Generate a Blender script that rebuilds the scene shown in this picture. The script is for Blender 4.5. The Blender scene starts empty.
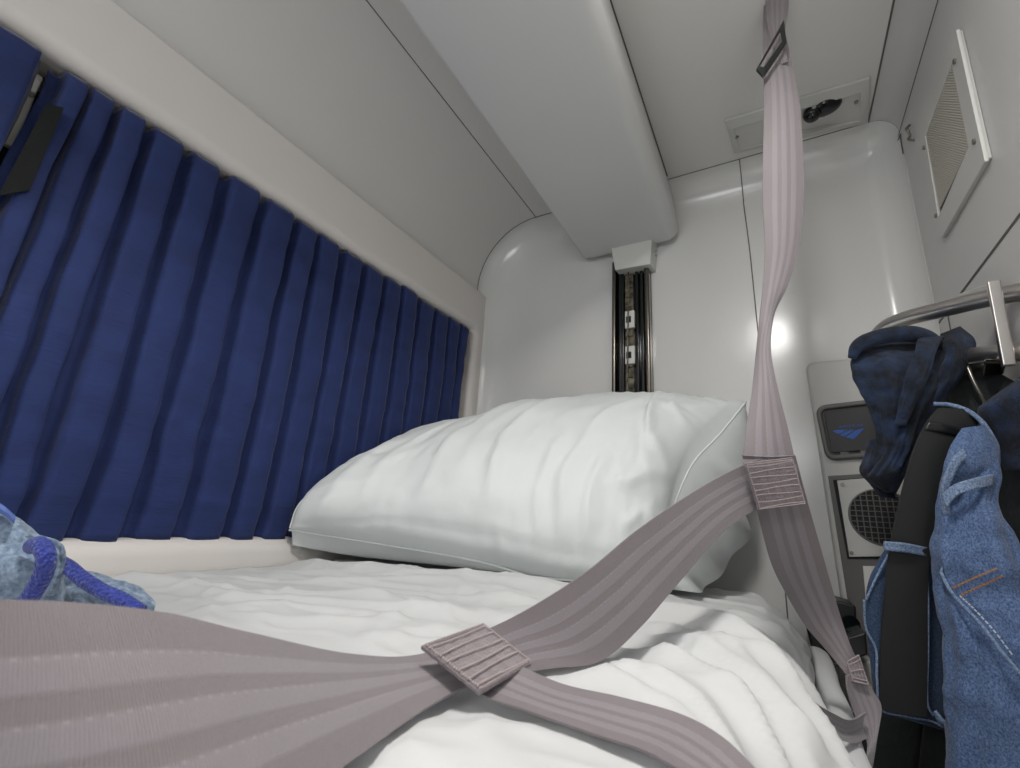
import bpy, bmesh, math, random
import numpy as np
from mathutils import Vector, Matrix, noise as mnoise
C = bpy.context.scene.collection
S = bpy.context.scene
PI = math.pi
random.seed(4)
ZC = 1.50            # height of the camera above the compartment floor; sizes below are measured from the camera

# ---------------------------------------------------------------- camera
FPX = 463.0
YAW, PITCH, ROLL = [math.radians(a) for a in (30.3, 15.75, 3.7)]
CW = np.array([-math.sin(YAW)*math.cos(PITCH), math.cos(YAW)*math.cos(PITCH), math.sin(PITCH)])
_r = np.array([math.cos(YAW), math.sin(YAW), 0.0]); _u = np.cross(_r, CW)
CR = _r*math.cos(ROLL)+_u*math.sin(ROLL); CU = -_r*math.sin(ROLL)+_u*math.cos(ROLL)
cam = bpy.data.cameras.new('camera'); camo = bpy.data.objects.new('camera', cam); C.objects.link(camo)
camo.matrix_world = Matrix(((CR[0], CU[0], -CW[0], 0), (CR[1], CU[1], -CW[1], 0), (CR[2], CU[2], -CW[2], ZC), (0, 0, 0, 1)))
cam.sensor_fit = 'HORIZONTAL'; cam.sensor_width = 7.0; cam.lens = 7.0*FPX/1020.0
cam.clip_start = 0.01
cam.dof.use_dof = True; cam.dof.focus_distance = 0.55; cam.dof.aperture_fstop = 2.6
S.camera = camo
# ---------------------------------------------------------------- world, exposure
wd = bpy.data.worlds.new('world'); S.world = wd; wd.use_nodes = True
wd.node_tree.nodes['Background'].inputs[0].default_value = (0.8, 0.85, 0.9, 1)
wd.node_tree.nodes['Background'].inputs[1].default_value = 0.05
S.view_settings.view_transform = 'Standard'; S.view_settings.look = 'None'
S.view_settings.gamma = 1; S.view_settings.use_curve_mapping = False
S.view_settings.exposure = 0.0

def area(name, loc, rot, sx, sy, power, col):
    l = bpy.data.lights.new(name, 'AREA'); l.shape = 'RECTANGLE'; l.size = sx; l.size_y = sy
    l.energy = power; l.color = col
    o = bpy.data.objects.new(name, l); C.objects.link(o); o.location = (loc[0], loc[1], loc[2]+ZC); o.rotation_euler = rot
    return o
# the compartment's ceiling lamp above and behind the bunk's head; then two unseen fill lights, added to brighten from the aisle and the foot end
area('lamp_light', (0.00, 0.03, 0.785), (0, 0, 0), 0.10, 0.20, 7.0, (1.0, 0.972, 0.94))
area('aisle_fill', (0.15, -0.30, -0.75), (PI, 0, 0), 0.18, 0.9, 2.4, (1.0, 0.95, 0.90))  # added soft fill from below, no fixture modelled
area('foot_fill', (-0.25, -0.92, 0.45), (math.radians(103), 0, 0), 0.5, 0.25, 4.6, (0.97, 0.98, 1.0))  # added fill, brightens curtain, straps and ceiling; no lamp stands here

# ---------------------------------------------------------------- points from the measured view
def ray(x, y): return CR*(x-510)/FPX - CU*(y-384)/FPX + CW
def K(x, y, k): return ray(x, y)*k
def PX(x, y, a): d = ray(x, y); return d*a/d[0]
def PY(x, y, a): d = ray(x, y); return d*a/d[1]
def PZ(x, y, a): d = ray(x, y); return d*a/d[2]

# ---------------------------------------------------------------- object building
def mk(name, verts, faces, mat, parent=None, smooth=False, uv=None, label=None, cat=None, group=None, kind=None, bevel=0, seg=3, sub=0, weld=False, auto=None):
    v = np.array(verts, float).reshape(-1, 3) + np.array([0, 0, ZC])
    if parent is None:
        o0 = np.array([(v[:, 0].min()+v[:, 0].max())/2, (v[:, 1].min()+v[:, 1].max())/2, v[:, 2].min()])
    else:
        o0 = np.array(parent['base']) if 'base' in parent else np.zeros(3)
    me = bpy.data.meshes.new(name)
    me.from_pydata((v-o0).tolist(), [], [tuple(int(i) for i in f) for f in faces]); me.update()
    if uv is not None:
        ul = me.uv_layers.new(name='UVMap')
        idx = np.zeros(len(me.loops), int); me.loops.foreach_get('vertex_index', idx)
        ul.data.foreach_set('uv', np.array(uv, float)[idx].ravel())
    bm = bmesh.new(); bm.from_mesh(me)
    if weld: bmesh.ops.remove_doubles(bm, verts=bm.verts, dist=1e-5)
    bmesh.ops.recalc_face_normals(bm, faces=bm.faces); bm.to_mesh(me); bm.free()
    for m in (mat if isinstance(mat, list) else [mat]): me.materials.append(m)
    if smooth: me.polygons.foreach_set('use_smooth', [True]*len(me.polygons))
    o = bpy.data.objects.new(name, me); C.objects.link(o)
    o['base'] = [float(a) for a in o0]
    if parent is None: o.location = o0
    else: o.parent = parent
    if bevel:
        b = o.modifiers.new('bevel', 'BEVEL'); b.width = bevel; b.segments = seg; b.limit_method = 'ANGLE'; b.angle_limit = math.radians(35)
        me.polygons.foreach_set('use_smooth', [True]*len(me.polygons))
        w = o.modifiers.new('wn', 'WEIGHTED_NORMAL'); w.keep_sharp = True
    if sub:
        s = o.modifiers.new('sub', 'SUBSURF'); s.levels = sub; s.render_levels = sub
    if auto:
        bpy.context.view_layer.objects.active = o
        me.set_sharp_from_angle(angle=math.radians(auto))
    if label: o['label'] = label
    if cat: o['category'] = cat
    if group: o['group'] = group
    if kind: o['kind'] = kind
    return o
def thing(name, base, label, cat, group=None):
    o = bpy.data.objects.new(name, None); C.objects.link(o); o.empty_display_size = 0.02
    o.location = (base[0], base[1], base[2]+ZC); o['base'] = [float(base[0]), float(base[1]), float(base[2]+ZC)]
    o['label'] = label; o['category'] = cat
    if group: o['group'] = group
    return o
class G:                                   # collects shapes of ONE mesh
    def __init__(s): s.v = []; s.f = []
    def add(s, v, f):
        n = len(s.v); s.v += [tuple(p) for p in v]; s.f += [tuple(i+n for i in q) for q in f]; return s
    def box(s, a, b):
        x0, y0, z0 = a; x1, y1, z1 = b
        return s.add([(x0,y0,z0),(x1,y0,z0),(x1,y1,z0),(x0,y1,z0),(x0,y0,z1),(x1,y0,z1),(x1,y1,z1),(x0,y1,z1)],
                     [(0,3,2,1),(4,5,6,7),(0,1,5,4),(1,2,6,5),(2,3,7,6),(3,0,4,7)])
    def prism(s, poly, off):               # poly: 3D points, off: extrusion vector
        n = len(poly); p = [np.array(q, float) for q in poly]; o = np.array(off, float)
        return s.add(p+[q+o for q in p], [tuple(range(n))[::-1], tuple(range(n, 2*n))]+[(i, (i+1) % n, n+(i+1) % n, n+i) for i in range(n)])
    def tube(s, pts, r, n=12, cap=True):
        v, f = tube(pts, r, n, cap); return s.add(v, f)
    def disc(s, c, nrm, r, h, n=20):       # short cylinder
        c = np.array(c, float); nrm = np.array(nrm, float)/np.linalg.norm(nrm)
        return s.tube([c, c+nrm*h], r, n)
def cr(pts, n):                            # catmull-rom resample
    p = np.array(pts, float); m = len(p)
    if m == 2: t = np.linspace(0, 1, n)[:, None]; return p[0]*(1-t)+p[1]*t
    q = np.vstack([2*p[0]-p[1], p, 2*p[-1]-p[-2]])
    out = []
    for t in np.linspace(0, m-1-1e-9, n):
        i = int(t); u = t-i; a, b, c, d = q[i], q[i+1], q[i+2], q[i+3]
        out.append(0.5*((2*b)+(-a+c)*u+(2*a-5*b+4*c-d)*u*u+(-a+3*b-3*c+d)*u**3))
    return np.array(out)
def tube(pts, r, n=12, cap=True):
    p = np.array(pts, float); m = len(p); rr = np.full(m, r) if np.isscalar(r) else np.array(r, float)
    T = np.gradient(p, axis=0); T /= np.linalg.norm(T, axis=1)[:, None]+1e-12
    N = np.cross(T[0], [0.13, 0.27, 0.95]); N /= np.linalg.norm(N)
    v = []
    for i in range(m):
        N = N-T[i]*N.dot(T[i]); N /= np.linalg.norm(N); B = np.cross(T[i], N)
        for j in range(n):
            a = 2*PI*j/n; v.append(p[i]+rr[i]*(math.cos(a)*N+math.sin(a)*B))
    f = [(i*n+j, i*n+(j+1) % n, (i+1)*n+(j+1) % n, (i+1)*n+j) for i in range(m-1) for j in range(n)]
    if cap: f += [tuple(range(n))[::-1], tuple(range((m-1)*n, m*n))]
    return v, f
def gridf(nu, nv, wrap=False):
    return [(i*nv+j, i*nv+(j+1) % nv, (i+1)*nv+(j+1) % nv, (i+1)*nv+j) for i in range(nu-1) for j in range(nv if wrap else nv-1)]
def ribbon(A, B, n=60, m=8, th=0.0016, sag=None, wave=None):
    """webbing between two edge curves: verts, faces, uv (u across, v along in strap widths)"""
    a = cr(A, n); b = cr(B, n); L = np.zeros(n)
    c = (a+b)/2; L[1:] = np.cumsum(np.linalg.norm(np.diff(c, axis=0), axis=1))
    T = np.gradient(c, axis=0); W = b-a; N = np.cross(T, W); N /= np.linalg.norm(N, axis=1)[:, None]+1e-12
    V = []; UV = []
    for s in (0.5, -0.5):
        for i in range(n):
            for j in range(m+1):
                u = j/m; p = a[i]*(1-u)+b[i]*u
                if sag: p = p+N[i]*sag*math.sin(PI*u)
                if wave: p = p+N[i]*wave(L[i], u)
                V.append(p+N[i]*s*th); UV.append((u, L[i]/0.05))
    k = n*(m+1); F = gridf(n, m+1); F2 = [tuple(q+k for q in f[::-1]) for f in F]
    E = []
    for i in range(n-1):
        for j in (0, m):
            E.append((i*(m+1)+j, (i+1)*(m+1)+j, k+(i+1)*(m+1)+j, k+i*(m+1)+j))
    for i in (0, n-1):
        for j in range(m): E.append((i*(m+1)+j, i*(m+1)+j+1, k+i*(m+1)+j+1, k+i*(m+1)+j))
    return V, F+F2+E, UV
def fbm(p, o=3): return mnoise.fractal(Vector(p), 1.0, 2.0, o)
def rrect(cx, cy, w, h, r, n=5):           # rounded rectangle, 2D
    out = []
    for sx, sy, a0 in ((1, 1, 0), (-1, 1, 90), (-1, -1, 180), (1, -1, 270)):
        for i in range(n+1):
            a = math.radians(a0+90*i/n); out.append((cx+sx*(w/2-r)+r*math.cos(a), cy+sy*(h/2-r)+r*math.sin(a)))
    return out

# ---------------------------------------------------------------- materials
def pb(name, col, rough=0.5, metal=0, **kw):
    m = bpy.data.materials.new(name); m.use_nodes = True; b = m.node_tree.nodes['Principled BSDF']
    b.inputs['Base Color'].default_value = (*col, 1); b.inputs['Roughness'].default_value = rough; b.inputs['Metallic'].default_value = metal
    for k, v in kw.items(): b.inputs[k.replace('_', ' ')].default_value = v
    return m
def nt(m): return m.node_tree, m.node_tree.nodes, m.node_tree.links, m.node_tree.nodes['Principled BSDF']
def bump(m, scale, strength, dist=0.001, kind='NOISE', stretch=(1, 1, 1), detail=3, coord='Object'):
    t, N, L, b = nt(m)
    tc = N.new('ShaderNodeTexCoord'); mp = N.new('ShaderNodeMapping'); mp.inputs['Scale'].default_value = stretch
    L.new(tc.outputs[coord], mp.inputs[0])
    if kind == 'NOISE': x = N.new('ShaderNodeTexNoise'); x.inputs['Scale'].default_value = scale; x.inputs['Detail'].default_value = detail; out = x.outputs[0]
    elif kind == 'WAVE': x = N.new('ShaderNodeTexWave'); x.inputs['Scale'].default_value = scale; out = x.outputs[1]
    else: x = N.new('ShaderNodeTexVoronoi'); x.inputs['Scale'].default_value = scale; out = x.outputs[0]
    L.new(mp.outputs[0], x.inputs[0])
    bp = N.new('ShaderNodeBump'); bp.inputs['Strength'].default_value = strength; bp.inputs['Distance'].default_value = dist
    L.new(out, bp.inputs['Height'])
    old = b.inputs['Normal'].links
    if old: L.new(old[0].from_socket, bp.inputs['Normal'])
    L.new(bp.outputs[0], b.inputs['Normal']); return m
def mottle(m, c1, c2, scale, lo=0.35, hi=0.65, detail=4, stretch=(1, 1, 1)):
    t, N, L, b = nt(m)
    tc = N.new('ShaderNodeTexCoord'); mp = N.new('ShaderNodeMapping'); mp.inputs['Scale'].default_value = stretch
    x = N.new('ShaderNodeTexNoise'); x.inputs['Scale'].default_value = scale; x.inputs['Detail'].default_value = detail
    r = N.new('ShaderNodeValToRGB'); r.color_ramp.elements[0].position = lo; r.color_ramp.elements[1].position = hi
    r.color_ramp.elements[0].color = (*c1, 1); r.color_ramp.elements[1].color = (*c2, 1)
    L.new(tc.outputs['Object'], mp.inputs[0]); L.new(mp.outputs[0], x.inputs[0]); L.new(x.outputs[0], r.inputs[0]); L.new(r.outputs[0], b.inputs['Base Color']); return m
M_shell = bump(pb('shell_plastic', (0.66, 0.66, 0.645), 0.19), 6, 0.08, 0.012)
M_ceil = bump(pb('ceiling_panel', (0.655, 0.645, 0.625), 0.42), 400, 0.05, 0.0005)
M_frame = bump(pb('frame_plastic', (0.70, 0.67, 0.64), 0.42), 300, 0.04, 0.0005)
M_beam = pb('beam_paint', (0.65, 0.655, 0.65), 0.38)
M_wallr = bump(pb('side_wall_panel', (0.53, 0.525, 0.515), 0.36), 5, 0.05, 0.01)
M_gask = pb('gasket', (0.10, 0.095, 0.085), 0.7)
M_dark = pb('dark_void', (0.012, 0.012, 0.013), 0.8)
M_curt = bump(bump(mottle(pb('curtain_cloth', (0.02, 0.04, 0.20), 0.85, Sheen_Weight=0.15, Sheen_Roughness=0.4), (0.0080, 0.0195, 0.092), (0.0115, 0.027, 0.122), 14, 0.3, 0.7, 3, (1, 1, 2)),
              260, 0.5, 0.0012, 'NOISE', (1, 0.12, 1)), 60, 0.35, 0.003, 'NOISE', (1, 0.4, 1.6))
M_linen = bump(bump(pb('white_linen', (0.585, 0.592, 0.59), 0.8, Sheen_Weight=0.05), 900, 0.10, 0.0004), 20, 0.3, 0.006)
M_pcase = bump(bump(pb('pillowcase_linen', (0.70, 0.735, 0.725), 0.75, Sheen_Weight=0.05), 1000, 0.10, 0.0003), 22, 0.22, 0.004, 'NOISE', (1, 1, 1))
M_steel = bump(pb('brushed_steel', (0.62, 0.59, 0.56), 0.32, 1.0), 300, 0.1, 0.0003, 'NOISE', (0.05, 1, 1))
M_bsteel = pb('dark_steel', (0.16, 0.145, 0.125), 0.2, 1.0)
M_black = pb('black_plastic', (0.012, 0.013, 0.014), 0.35)
M_gloss = pb('black_gloss', (0.004, 0.006, 0.006), 0.12)
M_bezel = bump(pb('grey_bezel', (0.12, 0.115, 0.11), 0.45), 700, 0.1, 0.0004)
M_plate = bump(pb('speaker_plate_paint', (0.52, 0.52, 0.495), 0.4), 500, 0.04, 0.0003)
M_denim0 = (0.035, 0.075, 0.17)
def denim(name, c1, c2):
    m = mottle(pb(name, c1, 0.9, Sheen_Weight=0.1), c1, c2, 620, 0.36, 0.70, 8, (1, 1, 0.8))
    return bump(bump(m, 1300, 0.5, 0.0004), 45, 0.5, 0.004)
M_denim = denim('denim_blue', (0.030, 0.066, 0.17), (0.135, 0.20, 0.335))
M_denimd = denim('denim_dark', (0.012, 0.028, 0.07), (0.045, 0.085, 0.16))
M_deniml = denim('denim_worn', (0.07, 0.12, 0.23), (0.26, 0.34, 0.47))
M_navy = bump(bump(mottle(pb('navy_knit', (0.01, 0.02, 0.05), 0.95, Sheen_Weight=0.06), (0.003, 0.006, 0.013), (0.013, 0.031, 0.078), 45, 0.38, 0.66, 12), 1100, 1.0, 0.0014, 'NOISE', (1, 1, 0.6)), 60, 0.8, 0.005)
M_web = bump(bump(pb('black_webbing', (0.014, 0.015, 0.015), 0.75), 500, 0.4, 0.0005, 'WAVE', (1, 1, 1)), 900, 0.3, 0.0003)
M_coat = bump(mottle(pb('dark_coat', (0.008, 0.010, 0.014), 0.9, Sheen_Weight=0.1), (0.005, 0.007, 0.008), (0.012, 0.016, 0.020), 12), 60, 0.6, 0.004)
M_heather = bump(bump(mottle(pb('heather_cloth', (0.2, 0.26, 0.36), 0.95, Sheen_Weight=0.2), (0.09, 0.145, 0.225), (0.30, 0.38, 0.49), 240, 0.32, 0.68, 10), 900, 0.8, 0.001), 45, 0.9, 0.006)
M_cord = bump(pb('blue_cord', (0.012, 0.03, 0.26), 0.6, Sheen_Weight=0.2), 420, 1.0, 0.002, 'VORONOI', (1, 1, 1))
M_thread = pb('orange_thread', (0.34, 0.16, 0.055), 0.8)
M_wthread = pb('pale_thread', (0.42, 0.47, 0.55), 0.85)
M_vel = bump(pb('velcro', (0.006, 0.007, 0.007), 1.0), 1200, 0.8, 0.001)
M_brass = bump(mottle(pb('greasy_rack', (0.3, 0.27, 0.2), 0.45, 0.5), (0.03, 0.026, 0.016), (0.20, 0.18, 0.13), 60), 120, 0.3, 0.002)
M_logo = pb('logo_blue', (0.02, 0.10, 0.42), 0.4)
M_white = pb('white_plastic', (0.64, 0.64, 0.61), 0.4)
M_screw = pb('screw_metal', (0.30, 0.28, 0.25), 0.35, 0.9)
M_em = pb('lamp_diffuser', (0.8, 0.8, 0.8), 0.5); M_em.node_tree.nodes['Principled BSDF'].inputs['Emission Color'].default_value = (1, .965, .92, 1); M_em.node_tree.nodes['Principled BSDF'].inputs['Emission Strength'].default_value = 1.5
def webbing(name, base, light, dots=True):
    m = pb(name, base, 0.5, Sheen_Weight=0.35, Sheen_Roughness=0.4); t, N, L, b = nt(m)
    uv = N.new('ShaderNodeUVMap'); sp = N.new('ShaderNodeSeparateXYZ'); L.new(uv.outputs[0], sp.inputs[0])
    r = N.new('ShaderNodeValToRGB'); r.color_ramp.interpolation = 'LINEAR'
    cs = [(0.0, 0), (0.20, 0), (0.225, 1), (0.33, 1), (0.355, 0), (0.43, 0), (0.455, 1), (0.56, 1), (0.585, 0), (0.66, 0), (0.685, 1), (0.79, 1), (0.815, 0), (1, 0)]
    e = r.color_ramp.elements
    while len(e) < len(cs): e.new(0.5)
    for i, (p, c) in enumerate(cs):
        e[i].position = p; e[i].color = (c, c, c, 1)
    L.new(sp.outputs[0], r.inputs[0])
    mx = N.new('ShaderNodeMix'); mx.data_type = 'RGBA'; mx.inputs[6].default_value = (*base, 1); mx.inputs[7].default_value = (*light, 1)
    L.new(r.outputs[0], mx.inputs[0])
    # twill threads
    mp = N.new('ShaderNodeMapping'); mp.inputs['Scale'].default_value = (1, 1, 1); L.new(uv.outputs[0], mp.inputs[0])
    mp.inputs['Rotation'].default_value = (0, 0, math.radians(62))
    w = N.new('ShaderNodeTexWave'); w.inputs['Scale'].default_value = 19; w.inputs['Distortion'].default_value = 0.6; w.inputs['Detail Scale'].default_value = 3; L.new(mp.outputs[0], w.inputs[0])
    nz = N.new('ShaderNodeTexNoise'); nz.inputs['Scale'].default_value = 40; L.new(uv.outputs[0], nz.inputs[0])
    m2 = N.new('ShaderNodeMix'); m2.data_type = 'RGBA'; m2.blend_type = 'MULTIPLY'; m2.inputs[0].default_value = 0.26
    rr = N.new('ShaderNodeValToRGB'); rr.color_ramp.elements[0].color = (0.5, 0.5, 0.5, 1); L.new(w.outputs[1], rr.inputs[0])
    L.new(mx.outputs[2], m2.inputs[6]); L.new(rr.outputs[0], m2.inputs[7])
    # pale thread knots along the stripe borders
    last = m2.outputs[2]
    if dots:
        mu = N.new('ShaderNodeMath'); mu.operation = 'MULTIPLY'; mu.inputs[1].default_value = 11; L.new(sp.outputs[1], mu.inputs[0])
        fr = N.new('ShaderNodeMath'); fr.operation = 'FRACT'; L.new(mu.outputs[0], fr.inputs[0])
        lt = N.new('ShaderNodeMath'); lt.operation = 'LESS_THAN'; lt.inputs[1].default_value = 0.3; L.new(fr.outputs[0], lt.inputs[0])
        tot = None
        for c in (0.215, 0.445, 0.675):
            s1 = N.new('ShaderNodeMath'); s1.operation = 'COMPARE'; s1.inputs[1].default_value = c; s1.inputs[2].default_value = 0.006; L.new(sp.outputs[0], s1.inputs[0])
            if tot is None: tot = s1
            else:
                a = N.new('ShaderNodeMath'); a.operation = 'MAXIMUM'; L.new(tot.outputs[0], a.inputs[0]); L.new(s1.outputs[0], a.inputs[1]); tot = a
        g = N.new('ShaderNodeMath'); g.operation = 'MULTIPLY'; L.new(tot.outputs[0], g.inputs[0]); L.new(lt.outputs[0], g.inputs[1])
        g2 = N.new('ShaderNodeMath'); g2.operation = 'MULTIPLY'; g2.inputs[1].default_value = 0.22; L.new(g.outputs[0], g2.inputs[0])
        m3 = N.new('ShaderNodeMix'); m3.data_type = 'RGBA'; m3.inputs[7].default_value = (0.5, 0.44, 0.45, 1); L.new(g2.outputs[0], m3.inputs[0]); L.new(last, m3.inputs[6]); last = m3.outputs[2]
    L.new(last, b.inputs['Base Color'])
    bp = N.new('ShaderNodeBump'); bp.inputs['Strength'].default_value = 0.35; bp.inputs['Distance'].default_value = 0.0008; L.new(w.outputs[1], bp.inputs['Height'])
    b2 = N.new('ShaderNodeBump'); b2.inputs['Strength'].default_value = 0.2; b2.inputs['Distance'].default_value = 0.0008; L.new(r.outputs[0], b2.inputs['Height']); L.new(bp.outputs[0], b2.inputs['Normal'])
    L.new(b2.outputs[0], b.inputs['Normal'])
    return m
M_strap = bump(webbing('mauve_webbing', (0.222, 0.193, 0.203), (0.270, 0.242, 0.258)), 1500, 0.35, 0.0005)
M_patch = bump(webbing('stitched_webbing', (0.26, 0.22, 0.23), (0.28, 0.24, 0.25), False), 700, 0.9, 0.0012)
M_stitch = pb('mauve_stitching', (0.42, 0.36, 0.36), 0.7)

# ================================================================ THE SETTING
XL, XR, H, YE, YB = -0.715, 0.265, 0.815, 1.06, -1.10
def struct(name, g, mat, **k):
    if 'kind' not in k: k['kind'] = 'structure'
    return mk(name, g.v, g.f, mat, **k)
struct('floor', G().box((XL-0.1, YB-0.05, -1.55), (XR+0.3, YE+0.1, -1.50)), bump(pb('floor_carpet', (0.05, 0.05, 0.06), 0.95), 400, 0.6, 0.002))
# ceiling: flat panel, coved down to the window wall on the left and to the side wall on the right
pr = [(XL, 0.62)]
for i in range(13):
    a = PI-PI/2*i/12; pr.append((-0.535+0.18*math.cos(a), 0.625+0.19*math.sin(a)))
pr += [(0.22, H)]
g = G(); v = []
for (x, z) in pr:
    for y in (YB, 1.0): v.append((x, y, z))
g.add(v, gridf(len(pr), 2))
struct('ceiling', g, M_ceil, smooth=True)
g = G(); v = []; pr2 = []
for i in range(11):
    a = PI/2-PI/2*i/10; pr2.append((0.222+0.043*math.cos(a), H-0.043+0.043*math.sin(a)))
for (x, z) in pr2:
    for y in (YB, 1.0): v.append((x, y, z))
g.add(v, gridf(len(pr2), 2)); struct('trim_1', g, M_wallr, smooth=True)
# side wall of the aisle: upper and lower panel parted by a dark joint
struct('wall_right', G().box((XR, YB, 0.367), (XR+0.03, 1.0, H-0.045)).box((XR+0.001, YB, -1.5), (XR+0.03, YE+0.02, 0.3635)), M_wallr)
# moulded end wall: a dish whose rim curves away from the ceiling and side walls
out = [(XL, -1.5), (XL, -0.6), (XL, 0.0), (XL, 0.4), (XL, 0.60)]
for i in range(1, 13):
    a = PI-PI/2*i/12; out.append((-0.535+0.18*math.cos(a), 0.625+0.19*math.sin(a)))
out += [(x, H) for x in np.linspace(-0.45, 0.18, 14)]
for i in range(9):
    a = PI/2-PI/2*i/8; out.append((0.222+0.043*math.cos(a), H-0.043+0.043*math.sin(a)))
out += [(XR, 0.6), (XR, 0.4), (XR, 0.0), (XR, -0.6), (XR, -1.5)]
out = np.array(out); T = np.gradient(out, axis=0); T /= np.linalg.norm(T, axis=1)[:, None]; NI = np.stack([T[:, 1], -T[:, 0]], 1)
v = []; lv = []
for t in np.linspace(0, 1, 10):
    a = t*PI/2; lv.append((0.085*(1-math.cos(a)), 1.001+(YE-1.001)*math.sin(a)))
prof = [(0.0, 0)] and [(s, y) for s, y in lv]
for s, y in prof:
    for p, n in zip(out, NI): q = p+n*s*(1.6 if p[0] < -0.5 else 0.62 if p[0] > 0.2 else 1.0); v.append((q[0], y, q[1]))
nn = len(out); F = gridf(len(prof), nn)
# rounded rim is swept; inner sheet closes the dish
F.append(tuple((len(prof)-1)*nn+i for i in range(nn)))
struct('wall_front', G().add(v, F), M_shell, smooth=True, auto=50)
struct('wall_back', G().box((XL-0.05, YB-0.03, -1.5), (XR+0.03, YB, H+0.02)), M_ceil)
# seams
def seam(pts, n, w=0.0016, name='trim_2', mat=M_gask):
    struct(name, G().tube(cr(pts, n), w/2, 6), mat)
arc = [(-0.535+0.1795*math.cos(PI-PI/2*i/12), 1.0, 0.625+0.1895*math.sin(PI-PI/2*i/12)) for i in range(13)]
seam(arc+[(x, 1.0, H) for x in (-0.4, -0.2, 0.0, 0.1, 0.22)], 90, 0.0022, 'trim_2')
seam([(-0.535, YB, H), (-0.535, 1.0, H)], 2, 0.0022, 'trim_3')
seam([(0.221, YB, H-0.0003), (0.221, 1.0, H-0.0003)], 2, 0.003, 'trim_4')
seam([(XR, YB, H-0.044), (XR, 0.95, H-0.044), (XR-0.001, 0.992, H-0.055), (XR-0.001, 1.0, H-0.09), (XR-0.001, 1.0, 0.72)], 60, 0.0022, 'trim_5')
seam([(XR-0.0003, 1.0, 0.72), (XR-0.0003, 1.0, 0.4), (XR-0.0003, 1.0, -0.2)], 40, 0.0016, 'trim_9', M_plate)
struct('trim_6', G().box((XR+0.0005, YB, 0.3635), (XR+0.004, 0.92, 0.367)).tube(cr([(XR+0.001, 0.92, 0.365), (XR+0.001, 0.945, 0.361), (XR+0.001, 0.953, 0.345), (XR+0.001, 0.953, 0.2)], 16), 0.0014, 6), M_gask)
vs = [PY(740, 160, 1.0)*1.0]
vx = cr([(-0.016, 0, 0), (-0.014, 0, 0), (-0.010, 0, 0), (-0.004, 0, 0)], 10)
seam([(-0.016, 1.001+(YE-1.001)*math.sin(t), H-0.085*(1-math.cos(t))) for t in np.linspace(0, PI/2, 14)]+[(-0.012, YE, 0.6), (-0.010, YE, 0.4), (-0.004, YE, 0.1), (-0.004, YE, -0.4)], 90, 0.0024, 'trim_7')

# overhead trough beam, round-cornered underside, closed end against the end wall
bx0, bx1, bz = -0.401, -0.160, 0.668
pf = [(bx0-0.004, H)] 
for i in range(7): a = PI+PI/2*i/6; pf.append((bx0+0.008+0.008*math.cos(a), bz+0.008+0.008*math.sin(a)))
for i in range(9): a = -PI/2+PI/2*i/8; pf.append((bx1-0.028+0.028*math.cos(a), bz+0.028+0.028*math.sin(a)))
pf += [(bx1-0.022+0.022, bz+0.03), (bx1-0.014, H)]
v = []
for (x, z) in pf:
    for y in (YB, 1.034): v.append((x, y, z))
bm_f = gridf(len(pf), 2)+[tuple(2*i for i in range(len(pf))), tuple(2*i+1 for i in range(len(pf)))]
struct('ceiling_beam', G().add(v, bm_f).box((bx0+0.012, 1.033, bz+0.014), (bx1-0.022, YE+0.01, H)), M_beam, smooth=True, auto=40)
struct('trim_8', G().box((bx1-0.016, YB, H-0.0035), (bx1-0.0115, 0.985, H-0.0005)), M_gask)

# window wall: frame panel with a recessed window bay
wx = -0.70
wy0, wy1, wz0, wz1 = -0.80, 0.990, -0.058, 0.492
def panel_with_hole(x0, x1, oy0, oy1, oz0, oz1, iy0, iy1, iz0, iz1, ro, ri, lip):
    o = rrect((oy0+oy1)/2, (oz0+oz1)/2, oy1-oy0, oz1-oz0, ro, 6); i_ = rrect((iy0+iy1)/2, (iz0+iz1)/2, iy1-iy0, iz1-iz0, ri, 6)
    rings = [[(x0, y, z) for y, z in o], [(x1-0.004, y, z) for y, z in o],
             [(x1, y, z) for y, z in rrect((oy0+oy1)/2, (oz0+oz1)/2, oy1-oy0-0.008, oz1-oz0-0.008, max(ro-0.004, 0.002), 6)]]
    for t in range(7):
        a = t/6*PI/2; d = lip*(1-math.sin(a)); q = rrect((iy0+iy1)/2, (iz0+iz1)/2, iy1-iy0+2*d, iz1-iz0+2*d, ri+d, 6)
        rings.append([(x1-lip*(1-math.cos(a)), y, z) for y, z in q])
    rings.append([(x0-0.05, y, z) for y, z in i_])
    v = [p for r in rings for p in r]
    return v, gridf(len(rings), len(o), True)
v, f = panel_with_hole(XL, wx, YB, 1.058, -0.30, 0.612, wy0, wy1, wz0, wz1, 0.018, 0.012, 0.022)
struct('wall_left', G().add(v, f), M_frame, smooth=True, auto=40)
# the window behind the curtain
wn = struct('window_1', G().box((XL-0.062, wy0-0.02, wz0-0.02), (XL-0.050, wy1+0.02, wz1+0.02)), pb('night_glass', (0.02, 0.022, 0.025), 0.05))
struct('window_gasket', G().add(*panel_with_hole(XL-0.05, XL-0.042, wy0, wy1, wz0, wz1, wy0+0.03, wy1-0.03, wz0+0.03, wz1-0.03, 0.02, 0.05, 0.003)), M_black, parent=wn, kind='structure')

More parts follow.
